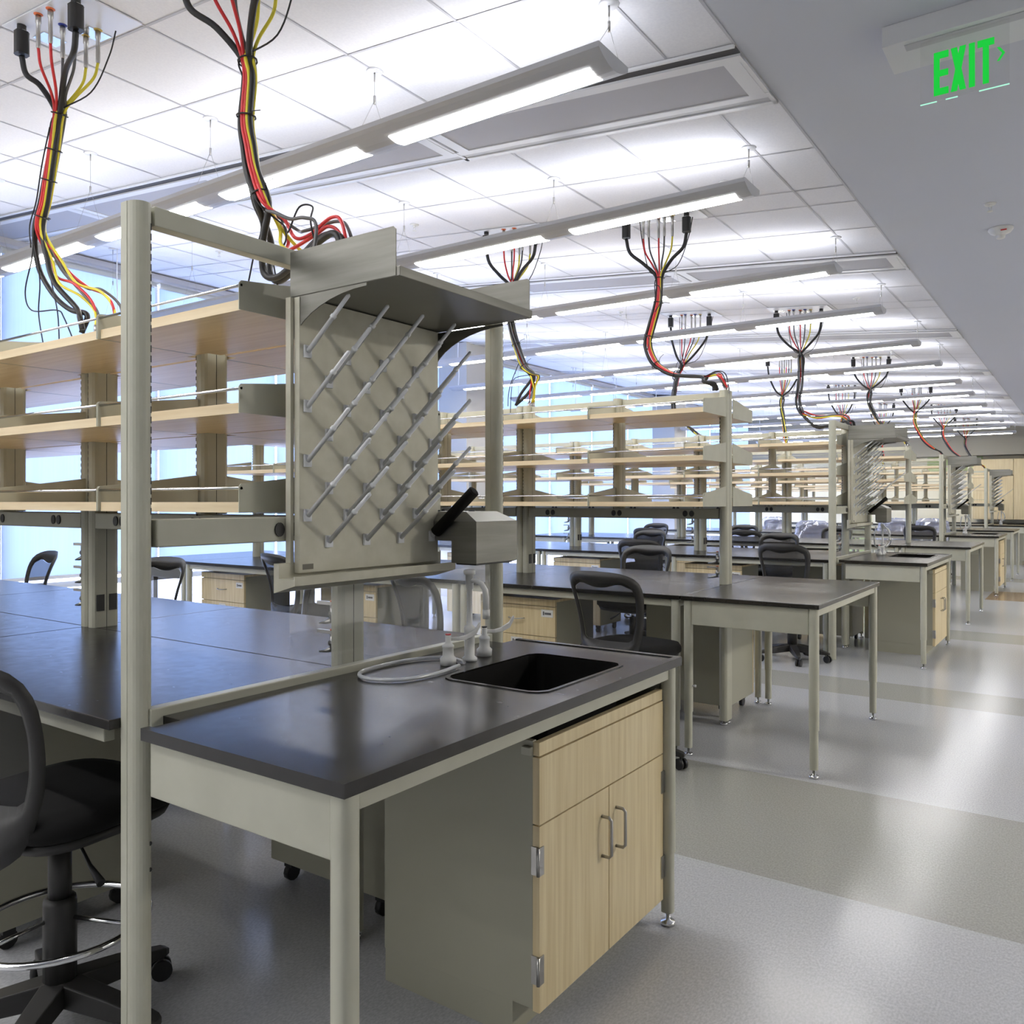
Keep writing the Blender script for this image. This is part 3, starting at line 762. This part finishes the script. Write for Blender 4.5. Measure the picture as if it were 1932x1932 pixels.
def bundle(label, xc, yc, spine, ends, kind, seed, lod=0, fan=2, power_ends=None, ties=(.12, .34, .55, .8), side_cords=None):
    """hoses and cords from a ceiling panel, tied together along spine, spread out to ends"""
    rnd = random.Random(seed)
    t = thing('cable_bundle', label, 'cable')
    cnt = {}; si = 0; n = len(kind)
    for i, (kd, dx, dy) in enumerate(kind):
        r = RAD[kd]; X = xc + dx; Y = yc + dy; zc = cz(X) - .012
        drop = .13 if kd == 'power' else .14
        if kd == 'thin': drop = .02
        cnt[kd] = cnt.get(kd, -1) + 1; a = math.radians(ANG[kd][cnt[kd] % 2]) + (seed if lod else 0); rr = .021 if kd == 'power' else .024
        pts = [(X, Y, zc - drop)]
        p0 = Vector(spine[0])
        pts.append((X + (p0.x - X) * .12, Y + (p0.y - Y) * .12, zc - drop - (zc - drop - p0.z) * .35))
        if kd in ('thin',):
            pts.append((X + (p0.x - X) * .45 , Y + (p0.y - Y) * .4, p0.z + .06))
        elif kd == 'power':
            pts.append((X + (p0.x - X) * .55, Y + (p0.y - Y) * .5, p0.z + .10))
        else: pts.append((X + (p0.x - X) * .6, Y + (p0.y - Y) * .6, p0.z + (zc - drop - p0.z) * .3))
        for k, p in enumerate(spine):
            aa = a + k * .16 * (1 if lod == 0 else 2.5)
            pts.append((p[0] + rr * math.cos(aa), p[1] + rr * math.sin(aa) * .9, p[2]))
        e = ends[kd] if isinstance(ends, dict) else ends
        e = e[cnt[kd] % len(e)]
        for p in e: pts.append((p[0] + rnd.uniform(-.02, .02), p[1] + rnd.uniform(-.03, .03), p[2] + rnd.uniform(-.008, .008)))
        o = MB().tube(pts, r, 8 if lod == 0 else 6, 0, 7 if lod == 0 else 4).build(NAME[kd], CMAT[kd], t)
        if kd == 'power':
            MB().prism([(X - .027, Y - .015), (X - .015, Y - .027), (X + .015, Y - .027), (X + .027, Y - .015), (X + .027, Y + .015), (X + .015, Y + .027), (X - .015, Y + .027), (X - .027, Y + .015)], 'z', zc - drop + .005, zc - .028).build('plug', 'black', o, .006)
            MB().cyl((X, Y, zc - .03), (X, Y, zc - .024), .023, 14).build('plug_collar', 'white', o)
            MB().cyl((X, Y, zc - .024), (X, Y, zc + .006), .018, 14).build('plug_socket', 'black', o)
        elif kd != 'thin':
            MB().lathe([(.0, zc + .008), (.018, zc + .006), (.018, zc), (.010, zc - .004), (0, zc - .004)], (X, Y, 0), 12).build('colour_ring', RING[kd], o)
            MB().lathe([(0, zc - .004), (.0115, zc - .006), (.0115, zc - .035), (.0085, zc - .038), (.0085, zc - .09), (.009, zc - .092), (.009, zc - .135), (.007, zc - .142), (0, zc - .142)], (X, Y, 0), 12).build('coupling', 'nickel', o)
            ex = pts[-1]
            MB().cyl((ex[0], ex[1], ex[2] - .03), (ex[0], ex[1], ex[2] + .012), .009, 8).build('end_coupling', 'nickel', o)
    P = catmull(spine, 8)
    for f in ties:
        p = P[min(len(P) - 2, int(f * (len(P) - 1)))]; q = P[min(len(P) - 1, int(f * (len(P) - 1)) + 1)]
        d = (q - p).normalized(); u = d.cross(Vector((0, 1, 0))).normalized(); v = d.cross(u)
        rp = [p + (u * math.cos(2 * PI * k / 12) + v * math.sin(2 * PI * k / 12)) * .033 for k in range(12)]
        MB().tube(rp, .003, 5, 0, 0, True).tube([p + u * .033, p + u * .06 + v * .02, p + u * .09 + v * .01], .0018, 5).build('cable_tie', 'black', t)
    if side_cords:
        for pts in side_cords: MB().tube(pts, .0032, 6, 0, 7).build('loose_cord', 'black', t)
    return t

# ------------------------------------------------------------------ the islands
CEN = [1.90, 5.21, 8.70, 11.84, 15.45, 18.5, 22.2]
HW = [.79, .755, .763, .74, .78, .72, .75]
RC = [1.94, 5.26, 8.70, 11.87, 15.45, 18.5, 22.2]
ISL = ['nearest', 'second', 'third', 'fourth', 'fifth', 'sixth', 'farthest']
SEAM = [-1.982, -3.56, -5.15, -6.71]
MOD = ['aisle end', 'middle', 'window end']
proto = {}
for i, (c, hw) in enumerate(zip(CEN, HW)):
    sink = i % 2 == 0
    isl = ISL[i] + ' island'
    if sink:
        k = 'sink'
        lab = 'black topped table with recessed sink at the aisle end of the %s' % isl
        if i == 0: sink_table(lab, hw, (0, c, 0))
        elif 'sk' not in proto: proto['sk'] = sink_table(lab, .772, (0, c, 0))
        else: dup(proto['sk'], lab, (0, c, 0))
        lab = 'beige goal-post frame behind the sink of the %s' % isl
        if i == 0: end_frame(lab, c + .03, hw)
        elif 'fr' not in proto: proto['fr'] = end_frame(lab, c, .772)
        else: dup(proto['fr'], lab, (0, c, 0))
        yo = c - .28
        lab = 'steel pegboard drying rack with hood shelf above the sink of the %s' % isl
        if 'dr' not in proto: proto['dr'] = drying_rack(lab, (-1.922, yo, 1.245))
        else: dup(proto['dr'], lab, (-1.922, yo, 1.245))
        lab = 'brushed steel box with sloped lid beside the pegboard of the %s' % isl
        if 'bx' not in proto: proto['bx'] = steel_box(lab, (-1.922, yo + .597, 1.243))
        else: dup(proto['bx'], lab, (-1.922, yo + .597, 1.243))
        lab = 'white lab faucet with two wing levers at the sink of the %s' % isl
        if 'fa' not in proto: proto['fa'] = faucet(lab, (-1.731, yo + .613, .9145))
        else: dup(proto['fa'], lab, (-1.731, yo + .613, .9145))
        lab = 'maple fronted sink cabinet with two doors under the %s sink' % ISL[i]
        if 'ca' not in proto: proto['ca'] = sink_cabinet(lab, (-1.2, c - .05, 0))
        else: dup(proto['ca'], lab, (-1.2, c - .05, 0))
        b0 = Vector((-1.862, yo + .580, 1.246 + .094)); d = Vector((.765, 0, .644))
        o = MB().tube([b0 + d * .012, b0 + d * .228], [.0195, .0195], 14).tube([b0 + d * .227, b0 + d * .231], [.0195, .012], 14).build('foam_tube', 'rubber')
        tag(o, 'thick black foam tube over the lowest right peg of the %s drying rack' % ISL[i], 'tube', 'foam tubes on the drying racks')
        o = MB().box(-1.9195, -1.9145, yo + .0, yo + .98, .9385, 1.205).build('splash_panel', 'acrylic')
        tag(o, 'clear plastic splash panel under the drying rack of the %s' % isl, 'panel', 'clear splash panels behind the sinks')
        if i:
            b1 = Vector((-1.868, yo + .42, 1.246 + .168))
            o = MB().tube([b1 + d * .02, b1 + d * .50], [.009, .006], 10).build('plastic_rod', 'white')
            tag(o, 'long thin white rod slanting up from the drying rack of the %s' % isl, 'rod', 'long white rods on the far drying racks')
            pts = [(-1.73, yo + .56, 1.24), (-1.68, yo + .60, 1.16), (-1.66, yo + .65, 1.06), (-1.70, yo + .72, 1.0), (-1.76, yo + .70, .97), (-1.80, yo + .62, 1.0), (-1.80, yo + .56, 1.08), (-1.78, yo + .54, 1.2)]
            o = MB().tube(pts, .006, 8, 0, 6).build('hose_coil', 'clear')
            tag(o, 'clear tubing hanging by the faucet of the %s' % isl, 'tubing', 'clear tubing at the sinks')
    else:
        lab = 'plain black topped beige table across the aisle end of the %s' % isl
        if 'et' not in proto: proto['et'] = worktable('end_table', lab, 'table', -1.932, -1.160, -.755, .755, 'nf', (0, c, 0))
        else: dup(proto['et'], lab, (0, c, 0))
    x1s = SEAM[0] if sink else -1.936
    for j in range(3):
        x1 = x1s if j == 0 else SEAM[j]; x0 = SEAM[j + 1]
        for side in 'nf':
            if side == 'f' and i > 4: continue
            key = ('wt', j, side, sink)
            lab = 'black topped bench table, %s of the %s, %s side' % (MOD[j], isl, 'near' if side == 'n' else 'far')
            if i == 0: worktable('bench_table', lab, 'table', x0, x1, -hw if side == 'n' else 0, 0 if side == 'n' else hw, 'noend' if (j, side) == (0, 'n') else '', (0, c, 0), side)
            elif key not in proto: proto[key] = worktable('bench_table', lab, 'table', x0, x1, -.757 if side == 'n' else 0, 0 if side == 'n' else .757, '', (0, c, 0), side)
            else: dup(proto[key], lab, (0, c, 0))
    if 0 < i < 4:
        lab = 'black topped table at the window end of the %s' % isl
        if 'we' not in proto: proto['we'] = worktable('end_table', lab, 'table', -7.475, -6.715, -.755, .755, 'nf', (0, c, 0))
        else: dup(proto['we'], lab, (0, c, 0))
    rl = 'double sided shelf rack with maple shelves along the %s' % isl
    xe = -2.012 if sink else -1.962
    if i < 3: rack(rl, RC[i], xe, True)
    else:
        k = ('rk', sink)
        if k not in proto: proto[k] = rack(rl, RC[i], xe, False)
        else: dup(proto[k], rl, (0, RC[i], 0))

# drawer pedestals under the benches
pp = None
PL = [(0, 'n', 0), (0, 'n', 1), (1, 'n', 0), (1, 'n', 1), (1, 'n', 2), (2, 'n', 0), (2, 'n', 1), (2, 'n', 2), (3, 'n', 0), (3, 'n', 1), (0, 'f', 0), (0, 'f', 1), (1, 'f', 0), (2, 'f', 0)]  # far middle one of the nearest island is added to block window light
for i, side, j in PL:
    x = SEAM[j + 1] + .425 if side == 'n' else (SEAM[0] if j == 0 else SEAM[j]) - .30
    y = CEN[i] + (-HW[i] + .10 if side == 'n' else HW[i] - .10)
    lab = 'maple fronted drawer pedestal under the %s side of the %s island, %s module' % ('near' if side == 'n' else 'far', ISL[i], MOD[j].replace(' end', ''))
    rz = 0 if side == 'n' else PI
    if pp is None: pp = pedestal(lab, (x, y, 0), rz)
    else: dup(pp, lab, (x, y, 0), rz)

# tubing loop lying on the near sink table
o = MB().tube([(-1.675, 2.105, .924), (-1.66, 1.97, .922), (-1.69, 1.845, .922), (-1.79, 1.80, .922), (-1.868, 1.86, .922), (-1.885, 2.0, .922), (-1.865, 2.12, .922), (-1.81, 2.19, .922), (-1.755, 2.187, .922), (-1.70, 2.165, .922)], .0062, 10, 0, 7).build('tubing_loop', 'clear')
tag(o, 'loop of clear stiff tubing lying on the near black sink table', 'tubing')

# ------------------------------------------------------------------ chairs
ch = chair()
CH = [  # x, y, turn, label, wrapped
    (-2.325, 1.165, .12, 'black drafting chair tucked under the near bench at the left edge of the picture', 0),
    (-2.13, 4.2, -.12, 'black drafting chair pulled up to the second island, seat turned to the right', 0),
    (-4.78, 4.2, -.2, 'black drafting chair at the second island beside the pale lit drawers', 0),
    (-3.53, 2.98, 2.9, 'drafting chair facing the far side of the nearest island, middle of the three there', 0),
    (-2.95, 3.62, -.3, 'black drafting chair seen from behind just beyond the near faucet', 0),
    (-5.02, 2.95, 3.3, 'drafting chair on the far side of the nearest island, half hidden by the front post', 0),
    (-6.45, 2.85, 3.0, 'drafting chair by the window at the far left behind the nearest island', 0),
    (-3.08, 6.15, 3.1, 'drafting chair facing the far side of the second island', 0),
    (-3.70, 7.72, .1, 'black drafting chair on the near side of the third island, left of two', 0),
    (-2.25, 7.72, -.05, 'black drafting chair on the near side of the third island, close to its frame', 0),
    (-4.70, 9.62, 3.1, 'drafting chair facing the far side of the third island, left of two', 0),
    (-3.02, 9.60, 3.14, 'drafting chair facing the far side of the third island, right of two', 0),
    (-5.19, 11.05, .1, 'black drafting chair on the near side of the fourth island, left of two', 0),
    (-3.75, 11.0, 0, 'black drafting chair on the near side of the fourth island, right of two', 0),
    (-6.10, 12.8, 3.1, 'drafting chair facing the far side of the fourth island, nearest the windows', 0),
    (-4.57, 12.8, 3.1, 'drafting chair facing the far side of the fourth island, middle of three', 0),
    (-3.18, 12.85, 3.0, 'drafting chair facing the far side of the fourth island, nearest the aisle', 0),
    (-2.2, 14.5, 0, 'black drafting chair at the near side of the fifth island, not wrapped', 0),
    (-3.80, 14.4, .1, 'drafting chair wrapped in clear plastic at the fifth island', 1),
    (-5.40, 17.5, .1, 'drafting chair wrapped in clear plastic at the sixth island, leftmost of three', 1),
    (-3.10, 17.5, 0, 'drafting chair wrapped in clear plastic at the sixth island, middle of three', 1),
    (-2.42, 17.5, -.1, 'drafting chair wrapped in clear plastic at the sixth island, nearest the aisle', 1)]
cover = None
for n, (x, y, rz, lab, wrap) in enumerate(CH):
    if n == 0: o = ch; o.location = (x, y, 0); o.rotation_euler = (0, 0, rz); o['label'] = lab
    else: o = dup(ch, lab, (x, y, 0), rz)
    if wrap:
        o['group'] = 'plastic wrapped drafting chairs'
        if cover is None:
            rnd = random.Random(3); vs = []; fs = []; n_ = 36; lv = [(.62, .30, .26), (.72, .30, .20), (.85, .30, .14), (.97, .29, .11), (1.07, .27, .09), (1.12, .20, .06), (1.13, .02, .01)]
            for z, hx, hy in lv:
                for k in range(n_):
                    a = 2 * PI * k / n_; q = 1 + rnd.uniform(-.07, .07)
                    vs.append((hx * q * math.copysign(abs(math.cos(a)) ** .6, math.cos(a)), -.26 + (.12 if z < .7 else 0) + hy * q * math.copysign(abs(math.sin(a)) ** .6, math.sin(a)), z + rnd.uniform(-.015, .015)))
            for r in range(len(lv) - 1):
                for k in range(n_): fs.append((r * n_ + k, r * n_ + (k + 1) % n_, (r + 1) * n_ + (k + 1) % n_, (r + 1) * n_ + k))
            cover = MB().add(vs, fs, 0, False).build('plastic_cover', 'film', o, 0, 'clear crinkled plastic bag over the back')
        else:
            d = cover.copy(); COL.objects.link(d); d.parent = o

# ------------------------------------------------------------------ service drops
def target(x, y, z=2.175, h=.10): return [[x, y, z + h + .04], [x, y, z + .02]]
pn = None
sides = {'A': (-3.575, 'window-side'), 'B': (-2.41, 'aisle-side')}
for k in range(0, 7):
    for s_, (xc, nm) in sides.items():
        if k == 6 and s_ == 'A': continue
        yc = 1.838 + BAY * k
        lab = 'square white service panel in the ceiling, %s one above the %s island' % (nm, ISL[k])
        if pn is None: pn = service_panel(lab, xc, yc, 0)
        else: c = dup(pn, lab, (xc, yc, cz(xc) - .004)); c.rotation_euler = (0, math.atan(SL), 0)
def Y(p, y): return [[a, y, z] for a, z in p]
bl = 'bundle of coloured hoses dropping to the %s island, %s'
y = 1.87
bundle(bl % ('nearest', 'at the top left of the picture'), -3.575, 1.838, Y([(-3.735, 3.16), (-3.78, 3.03), (-3.82, 2.92), (-3.865, 2.80), (-3.915, 2.68)], y),
    {'power': [Y([(-3.945, 2.53), (-3.87, 2.40), (-3.72, 2.30), (-3.60, 2.26), (-3.58, 2.19)], 1.92), Y([(-3.86, 2.54), (-3.78, 2.42), (-3.64, 2.30), (-3.58, 2.24), (-3.56, 2.19)], 1.9)],
     'red': [Y([(-3.90, 2.55), (-3.84, 2.46), (-3.68, 2.40), (-3.56, 2.32), (-3.51, 2.20)], 1.9), Y([(-3.84, 2.52), (-3.66, 2.40), (-3.50, 2.35), (-3.42, 2.28), (-3.40, 2.19)], 1.93)],
     'grey': [Y([(-3.85, 2.52), (-3.70, 2.42), (-3.55, 2.38), (-3.43, 2.30), (-3.38, 2.19)], 1.95), Y([(-3.84, 2.52), (-3.7, 2.42), (-3.60, 2.37), (-3.52, 2.28), (-3.49, 2.19)], 1.9)],
     'yellow': [Y([(-3.86, 2.53), (-3.74, 2.42), (-3.62, 2.36), (-3.54, 2.28), (-3.49, 2.19)], 1.9), Y([(-3.82, 2.54), (-3.68, 2.42), (-3.50, 2.36), (-3.42, 2.29), (-3.40, 2.19)], 1.93)],
     'thin': [Y([(-3.93, 2.56), (-4.02, 2.42), (-3.98, 2.33), (-3.80, 2.31), (-3.72, 2.26), (-3.66, 2.10)], 1.88)]}, DROP_A, .3, 0, ties=(.02, .30, .58, .9),
    side_cords=[Y([(-3.93, 2.64), (-3.87, 2.45), (-3.88, 2.30), (-3.84, 2.16), (-3.80, 2.04)], 1.85), Y([(-3.9, 2.62), (-3.82, 2.42), (-3.77, 2.28), (-3.755, 2.12), (-3.74, 2.04)], 1.88), Y([(-3.76, 3.1), (-3.83, 2.95), (-3.88, 2.80), (-3.94, 2.70), (-3.93, 2.60)], 1.84)])
bundle(bl % ('nearest', 'passing behind the post frame'), -2.41, 1.838, Y([(-2.452, 3.02), (-2.44, 2.94), (-2.458, 2.80), (-2.44, 2.70), (-2.42, 2.61), (-2.365, 2.49)], 1.88),
    {'power': [Y([(-2.42, 2.38), (-2.43, 2.28), (-2.385, 2.235), (-2.28, 2.27), (-2.16, 2.335), (-2.06, 2.33), (-2.02, 2.20)], 1.94), Y([(-2.39, 2.36), (-2.40, 2.27), (-2.33, 2.245), (-2.24, 2.29), (-2.14, 2.35), (-2.04, 2.32), (-2.0, 2.20)], 1.92)],
     'red': [Y([(-2.31, 2.43), (-2.25, 2.36), (-2.19, 2.37), (-2.11, 2.41), (-2.05, 2.36), (-2.03, 2.20)], 1.93), Y([(-2.345, 2.40), (-2.32, 2.345), (-2.22, 2.37), (-2.12, 2.38), (-2.05, 2.34), (-2.04, 2.20)], 1.96)],
     'grey': [Y([(-2.31, 2.45), (-2.24, 2.42), (-2.17, 2.41), (-2.13, 2.37), (-2.12, 2.20)], 1.9), Y([(-2.32, 2.43), (-2.22, 2.40), (-2.10, 2.41), (-2.03, 2.35), (-2.01, 2.20)], 1.98)],
     'yellow': [Y([(-2.335, 2.42), (-2.30, 2.34), (-2.23, 2.29), (-2.12, 2.28), (-2.06, 2.24), (-2.04, 2.20)], 1.94), Y([(-2.33, 2.41), (-2.29, 2.33), (-2.22, 2.30), (-2.11, 2.27), (-2.03, 2.20)], 1.97)],
     'thin': [Y([(-2.31, 2.42), (-2.25, 2.38), (-2.235, 2.46), (-2.205, 2.475), (-2.175, 2.40), (-2.15, 2.28)], 1.93)]}, DROP_A, 1.1, 0, ties=(.03, .38, .95),
    side_cords=[Y([(-2.475, 2.80), (-2.485, 2.66), (-2.45, 2.52), (-2.40, 2.42), (-2.44, 2.33), (-2.47, 2.24)], 1.9), Y([(-2.36, 2.46), (-2.33, 2.40), (-2.34, 2.36), (-2.40, 2.34), (-2.37, 2.20)], 1.95)])
E2A = {q: [Y([(-3.47, 2.38), (-3.485, 2.29), (-3.51, 2.19)], 5.26), Y([(-3.45, 2.40), (-3.47, 2.32), (-3.50, 2.19)], 5.28)] for q in ('red', 'yellow', 'grey')}
E2A['power'] = [Y([(-3.50, 2.36), (-3.55, 2.27), (-3.60, 2.19)], 5.26)] * 2; E2A['thin'] = [Y([(-3.62, 2.40), (-3.64, 2.30), (-3.66, 2.08)], 5.22)]
bundle(bl % ('second', 'just right of the drying rack hood'), -3.575, 1.838 + BAY, Y([(-3.655, 3.08), (-3.67, 2.93), (-3.645, 2.76), (-3.60, 2.62), (-3.54, 2.48), (-3.47, 2.42)], 5.24), E2A, DROP_A, 2.2, 1,
    side_cords=[Y([(-3.56, 2.50), (-3.63, 2.36), (-3.655, 2.27), (-3.66, 2.18)], 5.2)])
E2B = {'power': [Y([(-2.07, 2.245), (-2.03, 2.22), (-2.01, 2.18)], 5.22)] * 2, 'thin': [Y([(-2.02, 2.31), (-1.965, 2.28), (-1.95, 2.19)], 5.26)]}
for q in ('red', 'yellow', 'grey'): E2B[q] = [Y([(-2.03, 2.29), (-1.98, 2.255), (-1.955, 2.185)], 5.26)] * 2
bundle(bl % ('second', 'curling to its end upright'), -2.41, 1.838 + BAY, Y([(-2.43, 2.985), (-2.44, 2.82), (-2.49, 2.66), (-2.52, 2.54), (-2.475, 2.415), (-2.40, 2.35), (-2.30, 2.305), (-2.12, 2.28)], 5.26), E2B, DROP_B, .7, 0, ties=(.01, .16, .36, .62, .85),
    side_cords=[Y([(-2.44, 2.93), (-2.40, 2.90), (-2.40, 2.80), (-2.44, 2.74)], 5.2), Y([(-2.5, 2.6), (-2.47, 2.55), (-2.49, 2.47)], 5.18)])
E3A = {q: [Y([(-3.72, 2.32), (-3.62, 2.24), (-3.55, 2.18)], 8.7)] * 2 for q in RAD}
bundle(bl % ('third', 'on its window side'), -3.575, 1.838 + 2 * BAY, Y([(-3.715, 2.95), (-3.765, 2.86), (-3.80, 2.70), (-3.82, 2.56), (-3.80, 2.42)], 8.62), E3A, DROP_B, 1.7, 1)
E3B = {q: [Y([(-2.30, 2.205), (-2.17, 2.21), (-2.05, 2.24), (-1.96, 2.25), (-1.93, 2.20)], 8.66), Y([(-2.28, 2.22), (-2.16, 2.205), (-2.06, 2.235), (-1.99, 2.24), (-1.95, 2.19)], 8.62)] for q in ('power', 'thin')}
for q in ('red', 'yellow', 'grey'): E3B[q] = [Y([(-2.40, 2.34), (-2.28, 2.30), (-2.12, 2.31), (-2.0, 2.28), (-1.96, 2.20)], 8.68), Y([(-2.42, 2.38), (-2.30, 2.32), (-2.13, 2.325), (-2.0, 2.31), (-1.94, 2.21)], 8.7)]
bundle(bl % ('third', 'looping up behind its sink frame'), -2.41, 1.838 + 2 * BAY, Y([(-2.437, 2.94), (-2.437, 2.80), (-2.447, 2.62), (-2.465, 2.48), (-2.43, 2.36)], 8.66), E3B, DROP_B, 2.9, 1, ties=(.02, .3, .6))
for k in range(3, 7):
    c = CEN[k]; yc = 1.838 + BAY * k
    for s_, (xc, nm) in sides.items():
        if k == 6 and s_ == 'A': continue
        xt = -3.53 if s_ == 'A' else (-1.97 if k % 2 else -2.01)
        dx = xt - xc
        sp = Y([(xc - .02, 2.92), (xc - .03, 2.78), (xc - .01 + dx * .1, 2.62), (xc + dx * .3, 2.46), (xc + dx * .6, 2.34)], (yc + c) / 2)
        e = Y([(xc + dx * .85, 2.28), (xt, 2.19)], c)
        bundle(bl % (ISL[k], '%s one' % nm), xc, yc, sp, {q: [e, e] for q in RAD}, DROP_B if (k + (s_ == 'A')) % 2 else DROP_A, k * 1.3, 1, ties=(.05, .5))

# ------------------------------------------------------------------ exit sign, detectors, sprinklers
t = thing('exit_sign', 'green EXIT sign with right arrow hung under the ceiling', 'sign', (-.39, 3.5, 3.285))
MB().box(-.275, .275, -.045, .20, -.080, 0).build('housing', 'trimwhite', t, .002)
MB().box(-.20, .20, -.018, .03, -.083, -.0805).build('trim_plate', 'fixture', t)
MB().box(-.1465, .1465, -.003, .003, -.318, -.0835).build('glass_pane', 'glass', t)
E_ = MB(); y0, y1 = -.0042, -.0032; zb, zt = -.299, -.136
def quad(p): E_.prism(p, 'y', y0, y1)
X0 = .39
def bxl(a, b_, c_, d): quad([(a, c_), (b_, c_), (b_, d), (a, d)])
bxl(-.490 + X0, -.470 + X0, zb, zt); bxl(-.470 + X0, -.440 + X0, zt - .026, zt); bxl(-.470 + X0, -.441 + X0, (zb + zt) / 2 - .012, (zb + zt) / 2 + .012); bxl(-.470 + X0, -.440 + X0, zb, zb + .026)
for a, c_ in ((-.433, -.382), (-.382, -.433)):
    s = 1 if c_ > a else -1
    quad([(a + X0, zb), (a + s * .021 + X0, zb), (c_ + X0, zt), (c_ - s * .021 + X0, zt)])
bxl(-.373 + X0, -.353 + X0, zb, zt); bxl(-.345 + X0, -.291 + X0, zt - .026, zt); bxl(-.328 + X0, -.308 + X0, zb, zt - .026)
quad([(-.283 + X0, -.178), (-.274 + X0, -.178), (-.257 + X0, -.203), (-.266 + X0, -.203)]); quad([(-.283 + X0, -.228), (-.274 + X0, -.228), (-.257 + X0, -.203), (-.266 + X0, -.203)])
E_.build('exit_letters', 'exit', t)
MB().box(-.1465, -.09, -.003, .003, -.3205, -.3182).box(-.06, -.02, -.003, .003, -.3205, -.3182).box(.05, .1465, -.003, .003, -.3205, -.3182).build('lit_edge', 'exit2', t)
t = thing('smoke_detector', 'round white smoke detector on the plaster ceiling', 'smoke detector', (-.5, 6.45, 3.285))
MB().lathe([(0, 0), (.075, 0), (.075, -.012), (.062, -.03), (.035, -.042), (.030, -.048), (0, -.048)], n=24).build('base', 'white', t)
MB().lathe([(.028, -.048), (.028, -.064), (.02, -.07), (0, -.07)], n=18).build('sensor_chamber', 'white', t)
MB().box(.005, .04, -.066, -.063, -.034, -.026).build('status_mark', 'red', t)
def sprinkler(label, x, y, z):
    t = thing('sprinkler_head', label, 'sprinkler', (x, y, z), 0, 'ceiling sprinklers')
    MB().lathe([(0, 0), (.035, 0), (.030, -.008), (0, -.008)], n=16).build('escutcheon', 'white', t)
    b = MB().lathe([(0, -.008), (.012, -.010), (.010, -.02), (0, -.02)], n=10).lathe([(0, -.046), (.016, -.046), (.016, -.049), (0, -.049)], n=12)
    for q in (-.009, .009): b.cyl((q, 0, -.02), (q * .5, 0, -.046), .002, 5)
    b.build('spray_head', 'white', t)
    return t
sp = sprinkler('small white sprinkler head on the plaster ceiling before the smoke detector', -.512, 5.88, 3.285)
for x, y, l in [(-4.21, 4.75, 'above the drying rack hood'), (-1.78, 4.75, 'beside the second light row near the soffit'), (-1.79, 8.16, 'between the third and fourth light rows near the soffit'), (-4.29, 8.26, 'between the third and fourth light rows, mid ceiling'), (-2.1, 11.5, 'over the fourth island'), (-6.6, 4.75, 'near the window blinds')]:
    dup(sp, 'small white ceiling sprinkler ' + l, (x, y, cz(x) - .001))

# ------------------------------------------------------------------ far end of the room
t = thing('wall_counter', 'black topped counter on beige legs along the end wall', 'counter', (0, 23.95, 0))
MB().box(-4.6, 1.2, 0, .64, .889, .914).build('worktop', 'top', t)
MB().box(-4.55, 1.15, .02, .05, .79, .888).build('apron', 'paint', t)
for x in (-4.5, -3.0, -1.5, 0, 1.1): MB().box(x - .025, x + .025, .02, .07, .0, .888).build('leg', 'paint', t)
bc = None
for n, x in enumerate((-2.7, -1.95, -1.2, -.45)):
    lab = 'maple base cabinet under the end wall counter, %s from the left' % ORD[n]
    if bc is None:
        bc = thing('base_cabinet', lab, 'cabinet', (x, 24.05, 0))
        MB().box(-.36, .36, .02, .5, .12, .77).box(-.36, .36, .08, .5, 0, .12).build('carcass', 'paint_dark', bc)
        d = MB().box(-.36, .36, 0, .019, .6, .77).build('drawer', 'maple', bc); MB().box(-.06, .06, -.02, 0, .68, .69).build('handle', 'nickel', d)
        d = MB().box(-.36, .36, 0, .019, .12, .595).build('door', 'maple', bc); MB().box(.28, .29, -.02, 0, .45, .56).build('handle', 'nickel', d)
    else: dup(bc, lab, (x, 24.05, 0))
wc = None
for n, x in enumerate((-2.05, -1.15, -.25)):
    lab = 'tall maple wall cabinet over the end counter, %s from the left' % ORD[n]
    if wc is None:
        wc = thing('wall_cabinet', lab, 'cabinet', (x, 24.2, 0))
        MB().box(-.445, .445, .02, .398, 1.0, 2.52).build('carcass', 'maple', wc)
        for z0, z1 in ((1.0, 1.31), (1.315, 2.52)): MB().box(-.445, .445, 0, .019, z0, z1).build('door', 'maple', wc)
    else: dup(wc, lab, (x, 24.2, 0))
